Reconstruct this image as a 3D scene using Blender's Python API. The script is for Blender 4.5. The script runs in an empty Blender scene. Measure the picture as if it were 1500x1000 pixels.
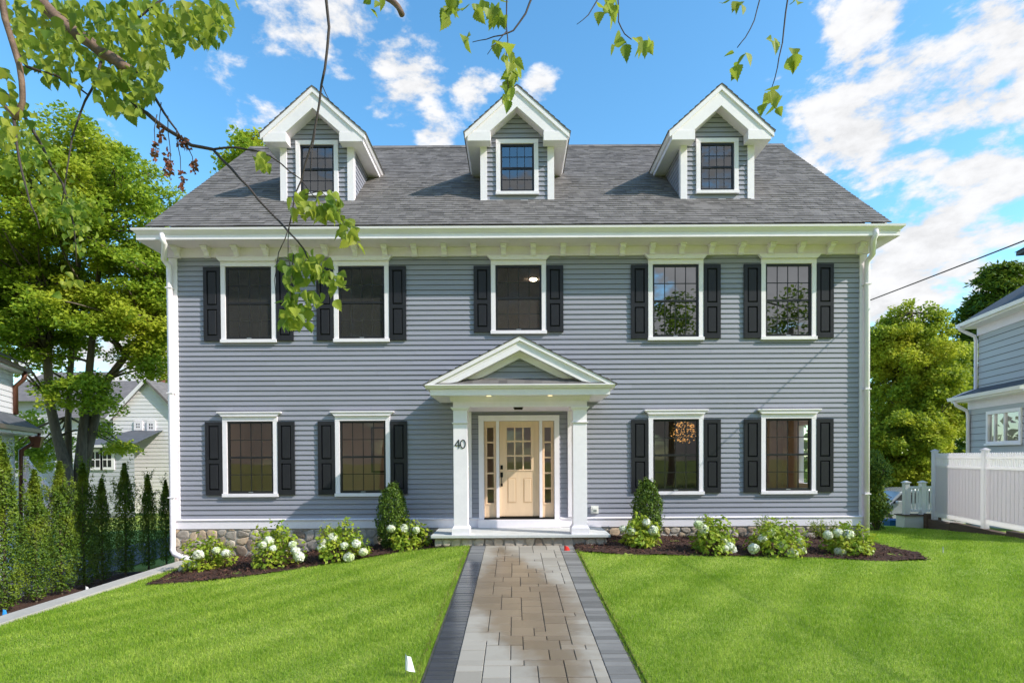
import bpy, math, random
import numpy as np
from mathutils import Vector, Matrix

random.seed(7)
rng = np.random.default_rng(11)
S = bpy.context.scene
COL = S.collection
PI = math.pi
R = math.radians

# ------------------------------------------------------------------ camera
CAM_H = 1.746
PITCH, ROLL = 0.013, 0.0055
FPX, CPX, CPY = 833.3, 753.0, 681.0
cam_d = bpy.data.cameras.new('camera')
cam = bpy.data.objects.new('camera', cam_d)
COL.objects.link(cam)
cam_d.sensor_width = 36.0
cam_d.lens = 36.0 * FPX / 1500.0
cam_d.shift_x = (750 - CPX) / 1500.0
cam_d.shift_y = (CPY - 500) / 1500.0
cam_d.clip_start = 0.05
cam_d.clip_end = 3000
CROT = Matrix.Rotation(PI / 2 - PITCH, 3, 'X') @ Matrix.Rotation(-ROLL, 3, 'Z')
cam.matrix_world = Matrix.Translation((0, 0, CAM_H)) @ CROT.to_4x4()
S.camera = cam


def at(x, y, Y):
    """point at depth Y seen at photo position (x, y)"""
    d = CROT @ Vector(((x - CPX) / FPX, (CPY - y) / FPX, -1))
    d = d * (Y / d.y)
    return Vector((d.x, d.y, d.z + CAM_H))


# ------------------------------------------------------------------ render look
S.view_settings.view_transform = 'Standard'
S.view_settings.look = 'None'
S.view_settings.exposure = 0
S.view_settings.gamma = 1
S.render.engine = 'CYCLES'
S.cycles.max_bounces = 8
S.cycles.transparent_max_bounces = 16
S.cycles.caustics_reflective = False
S.cycles.caustics_refractive = False
S.cycles.sample_clamp_indirect = 6

SUN = Vector((2.4, -1.0, 2.02)).normalized()
SUN_EL = math.asin(SUN.z)
SUN_AZ = math.atan2(SUN.x, SUN.y)      # clockwise from +Y

sun_d = bpy.data.lights.new('sun', 'SUN')
sun_d.energy = 5.0
sun_d.angle = R(0.5)
sun_d.color = (1.0, 0.945, 0.86)
sun = bpy.data.objects.new('sun', sun_d)
COL.objects.link(sun)
sun.rotation_euler = SUN.to_track_quat('Z', 'Y').to_euler()
sun.location = (20, -12, 25)


# ------------------------------------------------------------------ node helpers
class NT:
    def __init__(s, tree):
        s.t = tree
        s.n = tree.nodes
        s.l = tree.links

    def new(s, kind, **kw):
        n = s.n.new(kind)
        for k, v in kw.items():
            if k == 'inp':
                for kk, vv in v.items():
                    s.set(n.inputs[kk], vv)
            else:
                setattr(n, k, v)
        return n

    def set(s, sock, v):
        if hasattr(v, 'is_linked') or isinstance(v, bpy.types.NodeSocket):
            s.l.new(v, sock)
        else:
            if isinstance(v, (tuple, list)) and sock.type == 'RGBA' and len(v) == 3:
                v = (*v, 1)
            sock.default_value = v

    def math(s, op, a, b=0.0, c=None, clamp=False):
        n = s.n.new('ShaderNodeMath')
        n.operation = op
        n.use_clamp = clamp
        s.set(n.inputs[0], a)
        s.set(n.inputs[1], b)
        if c is not None:
            s.set(n.inputs[2], c)
        return n.outputs[0]

    def mix(s, f, a, b, mode='MIX'):
        n = s.n.new('ShaderNodeMix')
        n.data_type = 'RGBA'
        n.blend_type = mode
        s.set(n.inputs[0], f)
        s.set(n.inputs[6], a)
        s.set(n.inputs[7], b)
        return n.outputs[2]

    def ramp(s, v, lo, hi, a=0.0, b=1.0, smooth=True):
        n = s.n.new('ShaderNodeMapRange')
        n.interpolation_type = 'SMOOTHSTEP' if smooth else 'LINEAR'
        s.set(n.inputs['Value'], v)
        n.inputs['From Min'].default_value = lo
        n.inputs['From Max'].default_value = hi
        n.inputs['To Min'].default_value = a
        n.inputs['To Max'].default_value = b
        return n.outputs[0]

    def noise(s, vec, scale, detail=3, rough=0.55, dist=0.0):
        n = s.n.new('ShaderNodeTexNoise')
        if vec is not None:
            s.l.new(vec, n.inputs['Vector'])
        n.inputs['Scale'].default_value = scale
        n.inputs['Detail'].default_value = detail
        n.inputs['Roughness'].default_value = rough
        n.inputs['Distortion'].default_value = dist
        return n.outputs['Fac']

    def mapping(s, vec, scale=(1, 1, 1), loc=(0, 0, 0), rot=(0, 0, 0)):
        n = s.n.new('ShaderNodeMapping')
        s.l.new(vec, n.inputs[0])
        n.inputs['Scale'].default_value = scale
        n.inputs['Location'].default_value = loc
        n.inputs['Rotation'].default_value = rot
        return n.outputs[0]

    def bump(s, h, strength, dist=0.01):
        n = s.n.new('ShaderNodeBump')
        n.inputs['Strength'].default_value = strength
        n.inputs['Distance'].default_value = dist
        s.l.new(h, n.inputs['Height'])
        return n.outputs[0]


def new_mat(name):
    m = bpy.data.materials.new(name)
    m.use_nodes = True
    t = NT(m.node_tree)
    p = t.n['Principled BSDF']
    obj = t.new('ShaderNodeTexCoord').outputs['Object']
    return m, t, p, obj


def mul(c, k):
    return tuple(min(1.0, x * k) for x in c)


def paint(name, col, rough=0.5, var=0.08, scale=3.0, stretch=(1, 1, 1), bump=0.0, bscale=60, island=0.0, spec=0.4, metal=0.0, dirt=0.0):
    m, t, p, obj = new_mat(name)
    v = t.mapping(obj, stretch)
    n1 = t.noise(v, scale, 4)
    n2 = t.noise(v, scale * 9, 3)
    f = t.math('ADD', t.math('MULTIPLY', n1, 0.65), t.math('MULTIPLY', n2, 0.35))
    c = t.mix(t.ramp(f, 0.3, 0.7), mul(col, 1 - var), mul(col, 1 + var))
    if island:
        g = t.new('ShaderNodeNewGeometry').outputs['Random Per Island']
        k = t.ramp(g, 0, 1, 1 - island, 1 + island, False)
        vm = t.new('ShaderNodeVectorMath', operation='SCALE')
        t.l.new(c, vm.inputs[0])
        t.l.new(k, vm.inputs['Scale'])
        c = vm.outputs[0]
    t.set(p.inputs['Base Color'], c)
    p.inputs['Roughness'].default_value = rough
    p.inputs['Specular IOR Level'].default_value = spec
    p.inputs['Metallic'].default_value = metal
    if bump:
        t.l.new(t.bump(t.noise(v, bscale, 3), bump, 0.004), p.inputs['Normal'])
    return m


def leaf_mat(name, c1, c2, c3=None, trans=0.35, rough=0.55, patch=1.2, spec=0.25):
    m, t, p, obj = new_mat(name)
    g = t.new('ShaderNodeNewGeometry').outputs['Random Per Island']
    c = t.mix(t.ramp(g, 0.1, 0.9), c1, c2)
    if c3:
        nn = t.noise(obj, patch, 2)
        c = t.mix(t.ramp(nn, 0.45, 0.68), c, c3)
    t.set(p.inputs['Base Color'], c)
    p.inputs['Roughness'].default_value = rough
    p.inputs['Specular IOR Level'].default_value = spec
    tr = t.new('ShaderNodeBsdfTranslucent')
    cc = t.mix(0.4, c, (0.42, 0.50, 0.05), 'MIX')
    t.set(tr.inputs['Color'], cc)
    mx = t.new('ShaderNodeMixShader')
    mx.inputs[0].default_value = trans
    t.l.new(p.outputs[0], mx.inputs[1])
    t.l.new(tr.outputs[0], mx.inputs[2])
    t.l.new(mx.outputs[0], t.n['Material Output'].inputs['Surface'])
    return m


M = {}


def vinyl_mat():
    m, t, p, obj = new_mat('thin_white_vinyl')
    n = t.noise(obj, 1.2, 3)
    c = t.mix(n, (0.87, 0.84, 0.84), (0.82, 0.79, 0.79))
    t.set(p.inputs['Base Color'], c)
    p.inputs['Roughness'].default_value = 0.35
    tr = t.new('ShaderNodeBsdfTranslucent', inp={'Color': (0.93, 0.90, 0.93)})
    mx = t.new('ShaderNodeMixShader', inp={0: 0.66})
    t.l.new(p.outputs[0], mx.inputs[1])
    t.l.new(tr.outputs[0], mx.inputs[2])
    t.l.new(mx.outputs[0], t.n['Material Output'].inputs['Surface'])
    return m


M['siding'] = paint('painted_clapboard', (0.322, 0.320, 0.376), 0.5, 0.05, 0.5, (1, 1, 9), 0.10, 90, island=0.045)
M['edge'] = paint('clapboard_shade_line', (0.085, 0.087, 0.098), 0.7, 0.1, 3)  # dark colour painted as the shade line under each clapboard lip
M['trim'] = paint('white_trim', (0.93, 0.865, 0.905), 0.45, 0.04, 1.5)
M['soffit'] = paint('cream_soffit', (0.90, 0.80, 0.90), 0.5, 0.04, 1.5)
M['gutter'] = paint('white_aluminium', (0.93, 0.865, 0.90), 0.3, 0.02, 2.0)
M['shutter'] = paint('black_shutter_paint', (0.022, 0.022, 0.027), 0.40, 0.15, 4, (1, 1, .3), 0.12, 120, spec=0.3)
M['sash'] = paint('black_sash', (0.016, 0.016, 0.018), 0.35, 0.1, 5)
M['door'] = paint('primed_wood_door', (0.83, 0.59, 0.39), 0.5, 0.05, 2.0, (6, 6, .5), 0.06, 50)
M['doordark'] = paint('door_groove', (0.62, 0.38, 0.20), 0.6, 0.05, 3)
M['bronze'] = paint('dark_bronze', (0.02, 0.017, 0.015), 0.4, 0.1, 6, metal=0.6)
M['interior'] = paint('interior_plaster', (0.62, 0.52, 0.43), 0.8, 0.03, 1)
M['floorwood'] = paint('interior_floor', (0.25, 0.14, 0.07), 0.5, 0.1, 2)
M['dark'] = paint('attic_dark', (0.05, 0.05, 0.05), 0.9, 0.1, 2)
M['concrete'] = paint('concrete', (0.42, 0.39, 0.35), 0.85, 0.12, 1.5, bump=0.25, bscale=70)
M['bluestone'] = paint('porch_slab_stone', (0.60, 0.60, 0.58), 0.6, 0.07, 2.5, bump=0.12, bscale=40)
M['mortar'] = paint('mortar', (0.42, 0.39, 0.35), 0.9, 0.15, 6, bump=0.5, bscale=60)
M['asphalt'] = paint('asphalt', (0.10, 0.10, 0.105), 0.85, 0.15, 1.2, bump=0.3, bscale=150)
M['bark'] = paint('maple_bark', (0.15, 0.115, 0.085), 0.9, 0.5, 1.6, (1, 1, .25), 0.9, 12)
M['birchbark'] = paint('birch_bark', (0.20, 0.125, 0.09), 0.75, 0.45, 14, (1, 1, 1), 0.6, 60)
M['twig'] = paint('twig_bark', (0.055, 0.04, 0.035), 0.7, 0.3, 20)
M['timber'] = paint('weathered_timber', (0.115, 0.072, 0.048), 0.85, 0.35, 1.5, (.4, 3, 6), 0.7, 30, island=0.15)
M['vinyl'] = paint('white_vinyl', (0.82, 0.80, 0.75), 0.4, 0.02, 1.0)
M['fencevinyl'] = vinyl_mat()
M['copper'] = paint('brown_copper', (0.15, 0.065, 0.04), 0.4, 0.2, 4, metal=0.5)
M['nsiding'] = paint('neighbour_clapboard', (0.46, 0.465, 0.50), 0.55, 0.05, 0.5, (1, 1, 9), island=0.04)
M['white_clap'] = paint('white_clapboard', (0.82, 0.78, 0.80), 0.55, 0.04, 0.5, (1, 1, 9))
M['palegrey'] = paint('pale_grey_clapboard', (0.53, 0.52, 0.57), 0.6, 0.05, 0.5, (1, 1, 9))
M['nroof'] = paint('distant_shingle', (0.17, 0.15, 0.145), 0.9, 0.25, 2.5, (1, 1, 4), 0.2, 20)
M['nroofdark'] = paint('dark_distant_shingle', (0.10, 0.105, 0.12), 0.9, 0.2, 2.5, (1, 1, 4))
M['brick'] = paint('chimney_brick', (0.35, 0.13, 0.09), 0.85, 0.3, 6)
M['carpaint'] = paint('silver_car_paint', (0.50, 0.52, 0.55), 0.25, 0.02, 2, spec=0.6, metal=0.5)
M['rubber'] = paint('rubber', (0.02, 0.02, 0.02), 0.8, 0.1, 5)
M['bluebin'] = paint('blue_plastic', (0.02, 0.12, 0.32), 0.45, 0.05, 4)
M['flagwhite'] = paint('white_flag_film', (0.85, 0.85, 0.85), 0.5, 0.02, 5)
M['flagred'] = paint('red_flag_film', (0.75, 0.03, 0.02), 0.5, 0.05, 5)
M['flagblue'] = paint('blue_flag_film', (0.03, 0.30, 0.75), 0.5, 0.05, 5)
M['wire'] = paint('black_cable', (0.02, 0.02, 0.02), 0.6, 0.1, 5)
M['metal'] = paint('grey_metal', (0.35, 0.37, 0.39), 0.4, 0.1, 5, metal=0.7)
M['flower'] = leaf_mat('hydrangea_petals', (0.80, 0.82, 0.66), (0.88, 0.88, 0.80), (0.72, 0.80, 0.42), 0.2, 0.6, 5)
M['deadleaf'] = leaf_mat('dead_catkin', (0.16, 0.045, 0.03), (0.26, 0.09, 0.05), None, 0.15)
M['maple'] = leaf_mat('maple_leaves', (0.17, 0.29, 0.028), (0.40, 0.51, 0.042), (0.50, 0.54, 0.045), 0.48, 0.5, 0.35)
M['birch'] = leaf_mat('birch_leaves', (0.12, 0.21, 0.025), (0.36, 0.42, 0.055), (0.40, 0.41, 0.055), 0.50, 0.45, 1.6)
M['hornbeam'] = leaf_mat('hornbeam_leaves', (0.045, 0.105, 0.013), (0.16, 0.25, 0.024), (0.24, 0.30, 0.026), 0.3, 0.45, 1.4)
M['boxwood'] = leaf_mat('boxwood_leaves', (0.045, 0.095, 0.016), (0.15, 0.23, 0.03), None, 0.2, 0.4)
M['hydrangea'] = leaf_mat('hydrangea_leaves', (0.18, 0.30, 0.028), (0.36, 0.46, 0.045), (0.44, 0.47, 0.045), 0.35, 0.5, 5)
M['shrub'] = leaf_mat('shrub_leaves', (0.20, 0.30, 0.022), (0.40, 0.46, 0.035), (0.12, 0.22, 0.02), 0.35, 0.5, 5)
M['conifer'] = leaf_mat('conifer_foliage', (0.16, 0.25, 0.024), (0.46, 0.52, 0.036), (0.60, 0.60, 0.05), 0.45, 0.6, 0.6)
M['darkconifer'] = leaf_mat('dark_conifer_foliage', (0.055, 0.125, 0.020), (0.19, 0.27, 0.030), None, 0.2, 0.6)
M['farleaf'] = leaf_mat('street_tree_leaves', (0.05, 0.10, 0.015), (0.11, 0.17, 0.025), None, 0.3)


def mat_glass(name, refl, tint, rough=0.0):
    m, t, p, obj = new_mat(name)
    t.n.remove(p)
    tr = t.new('ShaderNodeBsdfTransparent', inp={'Color': (tint, tint, tint)})
    gl = t.new('ShaderNodeBsdfGlossy', inp={'Roughness': rough, 'Color': (0.95, 0.97, 1.0)})
    wav = t.bump(t.noise(obj, 1.3, 1), 0.05, 0.02)
    t.l.new(wav, gl.inputs['Normal'])
    fr = t.new('ShaderNodeFresnel', inp={'IOR': 1.5}).outputs[0]
    f = t.math('ADD', fr, refl, clamp=True)
    mx = t.new('ShaderNodeMixShader')
    t.l.new(f, mx.inputs[0])
    t.l.new(tr.outputs[0], mx.inputs[1])
    t.l.new(gl.outputs[0], mx.inputs[2])
    t.l.new(mx.outputs[0], t.n['Material Output'].inputs['Surface'])
    return m


M['glass'] = mat_glass('window_glass', 0.02, 0.85)
M['upglass'] = mat_glass('sky_mirroring_glass', 0.30, 0.6)
M['clearglass'] = mat_glass('clear_glass', 0.03, 0.9)
M['skyglass'] = mat_glass('dormer_glass', 0.16, 0.5)


def mat_screen():
    m, t, p, obj = new_mat('insect_screen_mesh')
    p.inputs['Base Color'].default_value = (0.05, 0.047, 0.043, 1)
    p.inputs['Roughness'].default_value = 0.8
    tr = t.new('ShaderNodeBsdfTransparent')
    mx = t.new('ShaderNodeMixShader')
    n = t.noise(obj, 3.0, 3)
    t.l.new(t.ramp(n, 0.3, 0.7, 0.48, 0.58), mx.inputs[0])
    t.l.new(tr.outputs[0], mx.inputs[1])
    t.l.new(p.outputs[0], mx.inputs[2])
    t.l.new(mx.outputs[0], t.n['Material Output'].inputs['Surface'])
    return m


M['screen'] = mat_screen()


def mat_emit(name, col, s):
    m, t, p, obj = new_mat(name)
    p.inputs['Base Color'].default_value = (*col, 1)
    p.inputs['Emission Color'].default_value = (*col, 1)
    p.inputs['Emission Strength'].default_value = s
    return m


M['lamp'] = mat_emit('warm_lamp_lens', (1.0, 0.78, 0.45), 1.3)
M['room_lamp_fill'] = mat_emit('lamp_or_fill_lens', (1.0, 0.80, 0.58), 60.0)  # also on the added discs that brighten the rooms
M['amber'] = mat_emit('amber_crystal', (1.0, 0.50, 0.13), 1.5)


def mat_roof():
    m, t, p, obj = new_mat('asphalt_shingle')
    sep = t.new('ShaderNodeSeparateXYZ')
    t.l.new(obj, sep.inputs[0])
    # course number from height, tab from x
    row = t.math('FLOOR', t.math('DIVIDE', t.math('SUBTRACT', sep.outputs[2], 6.69), ROOF_DZ))
    xo = t.math('ADD', sep.outputs[0], t.math('MULTIPLY', row, 0.377))
    wn = t.new('ShaderNodeTexWhiteNoise', noise_dimensions='2D')
    cmb = t.new('ShaderNodeCombineXYZ')
    t.l.new(t.math('FLOOR', t.math('DIVIDE', xo, 0.17)), cmb.inputs[0])
    t.l.new(row, cmb.inputs[1])
    t.l.new(cmb.outputs[0], wn.inputs['Vector'])
    wn2 = t.new('ShaderNodeTexWhiteNoise', noise_dimensions='2D')
    cmb2 = t.new('ShaderNodeCombineXYZ')
    t.l.new(t.math('FLOOR', t.math('DIVIDE', xo, 0.31)), cmb2.inputs[0])
    t.l.new(row, cmb2.inputs[1])
    t.l.new(cmb2.outputs[0], wn2.inputs['Vector'])
    f = t.math('ADD', t.math('MULTIPLY', wn.outputs['Value'], 0.6), t.math('MULTIPLY', wn2.outputs['Value'], 0.4))
    gr = t.noise(obj, 260, 2)
    big = t.noise(obj, 0.5, 3)
    c = t.mix(f, (0.105, 0.094, 0.090), (0.250, 0.226, 0.215))
    c = t.mix(t.ramp(gr, 0.35, 0.65, 0.0, 0.4), c, (0.17, 0.165, 0.165))
    t.set(p.inputs['Base Color'], c)
    p.inputs['Roughness'].default_value = 0.9
    p.inputs['Specular IOR Level'].default_value = 0.15
    t.l.new(t.bump(t.math('ADD', f, t.math('MULTIPLY', gr, 0.3)), 0.5, 0.006), p.inputs['Normal'])
    return m


ROOF_SL = 0.876
ROOF_RUN = 0.14
ROOF_DZ = ROOF_RUN * ROOF_SL / math.hypot(1, ROOF_SL)
M['roof'] = mat_roof()


def mat_stone():
    m, t, p, obj = new_mat('fieldstone')
    g = t.new('ShaderNodeNewGeometry').outputs['Random Per Island']
    cr = t.new('ShaderNodeValToRGB')
    t.l.new(g, cr.inputs[0])
    els = cr.color_ramp.elements
    cr.color_ramp.interpolation = 'CONSTANT'
    cols = [(0.0, (0.56, 0.47, 0.37)), (0.18, (0.36, 0.31, 0.26)), (0.34, (0.58, 0.43, 0.29)), (0.5, (0.42, 0.37, 0.32)), (0.64, (0.64, 0.55, 0.45)), (0.8, (0.28, 0.21, 0.16)), (0.9, (0.47, 0.42, 0.37))]
    els[0].position, els[0].color = 0.0, (*cols[0][1], 1)
    els[1].position, els[1].color = cols[1][0], (*cols[1][1], 1)
    for pos, c in cols[2:]:
        e = els.new(pos)
        e.color = (*c, 1)
    n = t.noise(obj, 9, 5, 0.65)
    c = t.mix(t.ramp(n, 0.35, 0.7, 0, 0.5), cr.outputs[0], (0.24, 0.18, 0.13))
    n2 = t.noise(obj, 40, 3)
    c = t.mix(t.ramp(n2, 0.5, 0.75, 0, 0.35), c, (0.55, 0.50, 0.44))
    t.set(p.inputs['Base Color'], c)
    p.inputs['Roughness'].default_value = 0.85
    t.l.new(t.bump(t.math('ADD', n, t.math('MULTIPLY', n2, 0.4)), 0.7, 0.02), p.inputs['Normal'])
    return m


M['stone'] = mat_stone()


def mat_paver(name, c1, c2, wet_fn=None):
    m, t, p, obj = new_mat(name)
    g = t.new('ShaderNodeNewGeometry').outputs['Random Per Island']
    n = t.noise(t.mapping(obj, (1, 2.5, 1)), 4, 4)
    f = t.math('ADD', t.math('MULTIPLY', g, 0.65), t.math('MULTIPLY', n, 0.35))
    c = t.mix(t.ramp(f, 0.1, 0.9), c1, c2)
    sp = t.noise(obj, 180, 2)
    c = t.mix(t.ramp(sp, 0.45, 0.75, 0, 0.25), c, mul(c2, 1.25))
    rough = 0.75
    if wet_fn:
        w = wet_fn(t, obj)
        wet = t.mix(1.0, c, (0.62, 0.52, 0.42) if 'walk' in name else (0.36, 0.37, 0.42), 'MULTIPLY')
        c = t.mix(w, c, wet)
        rr = t.ramp(w, 0, 1, 0.75, 0.30 if 'walk' in name else 0.12)
        t.set(p.inputs['Roughness'], rr)
    else:
        p.inputs['Roughness'].default_value = rough
    t.set(p.inputs['Base Color'], c)
    t.l.new(t.bump(t.noise(obj, 90, 3), 0.15, 0.004), p.inputs['Normal'])
    return m


def wet_walk(t, obj):
    sep = t.new('ShaderNodeSeparateXYZ')
    t.l.new(obj, sep.inputs[0])
    n = t.noise(obj, 1.3, 3, 0.6, 0.4)
    n2 = t.noise(obj, 7, 4, 0.65)
    # damp in a band that leans from the left edge far off to the middle nearer
    dx = t.math('ABSOLUTE', t.math('ADD', t.math('SUBTRACT', sep.outputs[0], 0.12), t.math('MULTIPLY', t.math('SUBTRACT', sep.outputs[1], 7.9), 0.12)))
    dy = t.math('MULTIPLY', t.math('ABSOLUTE', t.math('SUBTRACT', sep.outputs[1], 7.9)), 0.30)
    d = t.math('ADD', t.math('MULTIPLY', dx, 1.2), dy)
    d = t.math('ADD', d, t.math('MULTIPLY', t.math('SUBTRACT', n, 0.5), 0.9))
    d = t.math('ADD', d, t.math('MULTIPLY', t.math('SUBTRACT', n2, 0.5), 0.5))
    return t.ramp(d, 1.30, 0.75)


def wet_left(t, obj):
    sep = t.new('ShaderNodeSeparateXYZ')
    t.l.new(obj, sep.inputs[0])
    n = t.noise(obj, 1.6, 3, 0.6)
    y = t.math('ADD', sep.outputs[1], t.math('MULTIPLY', t.math('SUBTRACT', n, 0.5), 1.2))
    return t.ramp(y, 10.4, 9.9)


M['paver'] = mat_paver('walk_paver', (0.285, 0.250, 0.205), (0.380, 0.338, 0.282), wet_walk)
M['border_l'] = mat_paver('edge_paver_wet', (0.115, 0.113, 0.113), (0.20, 0.197, 0.195), wet_left)
M['border_r'] = mat_paver('edge_paver', (0.115, 0.108, 0.100), (0.250, 0.235, 0.218))
M['joint'] = paint('paver_joint', (0.10, 0.09, 0.08), 0.9, 0.2, 20)


def mat_mulch():
    m, t, p, obj = new_mat('bark_mulch')
    n = t.noise(t.mapping(obj, (1, 2.0, 1)), 55, 5, 0.7)
    n2 = t.noise(obj, 9, 3)
    c = t.mix(t.ramp(n, 0.35, 0.68), (0.020, 0.010, 0.007), (0.125, 0.052, 0.032))
    c = t.mix(t.ramp(n2, 0.4, 0.7, 0, 0.4), c, (0.055, 0.022, 0.014))
    t.set(p.inputs['Base Color'], c)
    p.inputs['Roughness'].default_value = 0.9
    t.l.new(t.bump(n, 1.0, 0.03), p.inputs['Normal'])
    return m


M['mulch'] = mat_mulch()
M['chip'] = paint('mulch_chip', (0.085, 0.036, 0.022), 0.85, 0.5, 30, island=0.75)


def mat_lawn(name, blades):
    m, t, p, obj = new_mat(name)
    big = t.noise(obj, 0.55, 3, 0.6)
    mid = t.noise(t.mapping(obj, (1, 1, 1)), 3.2, 3)
    st = t.new('ShaderNodeTexWave', wave_type='BANDS', bands_direction='X')
    t.l.new(t.mapping(obj, (1, 1, 1), rot=(0, 0, R(38))), st.inputs[0])
    st.inputs['Scale'].default_value = 0.42
    st.inputs['Distortion'].default_value = 1.2
    f = t.math('ADD', t.math('MULTIPLY', big, 0.5), t.math('MULTIPLY', mid, 0.35))
    pt = t.noise(obj, 1.7, 5, 0.7, 0.6)
    f = t.math('ADD', f, t.math('MULTIPLY', st.outputs['Fac'], 0.12))
    c = t.mix(t.ramp(f, 0.32, 0.68), (0.330, 0.470, 0.042), (0.620, 0.720, 0.125))
    c = t.mix(t.ramp(pt, 0.53, 0.70, 0, 0.60), c, (0.52, 0.66, 0.10))
    if blades:
        g = t.new('ShaderNodeNewGeometry').outputs['Random Per Island']
        c = t.mix(t.ramp(g, 0, 1, 0.0, 0.80), c, (0.130, 0.285, 0.014))
        g2 = t.math('FRACT', t.math('MULTIPLY', g, 17.31))
        c = t.mix(t.ramp(g2, 0.90, 1.0, 0, 0.6), c, (0.50, 0.50, 0.20))
        t.set(p.inputs['Base Color'], c)
        p.inputs['Roughness'].default_value = 0.5
        p.inputs['Specular IOR Level'].default_value = 0.25
        tr = t.new('ShaderNodeBsdfTranslucent')
        t.set(tr.inputs['Color'], t.mix(0.3, c, (0.42, 0.62, 0.04)))
        mx = t.new('ShaderNodeMixShader')
        mx.inputs[0].default_value = 0.45
        t.l.new(p.outputs[0], mx.inputs[1])
        t.l.new(tr.outputs[0], mx.inputs[2])
        t.l.new(mx.outputs[0], t.n['Material Output'].inputs['Surface'])
    else:
        fine = t.noise(obj, 70, 3, 0.7)
        c = t.mix(t.ramp(fine, 0.3, 0.7), mul((0.11, 0.16, 0.02), 1.0), c)
        t.set(p.inputs['Base Color'], c)
        p.inputs['Roughness'].default_value = 0.9
        t.l.new(t.bump(fine, 0.8, 0.03), p.inputs['Normal'])
    return m


M['turf'] = mat_lawn('turf_soil', False)
M['grass'] = mat_lawn('grass_blades', True)
M['straw'] = leaf_mat('dry_edge_grass', (0.36, 0.26, 0.12), (0.48, 0.38, 0.18), None, 0.25)


# ------------------------------------------------------------------ object helpers
def tag(o, label=None, cat=None, group=None, kind=None):
    if label:
        o['label'] = label
    if cat:
        o['category'] = cat
    if group:
        o['group'] = group
    if kind:
        o['kind'] = kind
    return o


def empty(name, loc, rz=0.0, label=None, cat=None, group=None):
    o = bpy.data.objects.new(name, None)
    o.empty_display_size = 0.3
    o.location = loc
    o.rotation_euler = (0, 0, rz)
    COL.objects.link(o)
    return tag(o, label, cat, group)


def link(name, me, mats, parent=None, world=True):
    """world=True: the mesh is in world coordinates although it hangs under a placed parent"""
    o = bpy.data.objects.new(name, me)
    for m in (mats if isinstance(mats, (list, tuple)) else [mats]):
        me.materials.append(m if not isinstance(m, str) else M[m])
    COL.objects.link(o)
    if parent is not None:
        o.parent = parent
        if world and parent.type == 'EMPTY':
            p = parent
            off = Vector((0, 0, 0))
            while p is not None:
                off += Vector(p.location)
                p = p.parent
            o.location = -off
    return o


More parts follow.
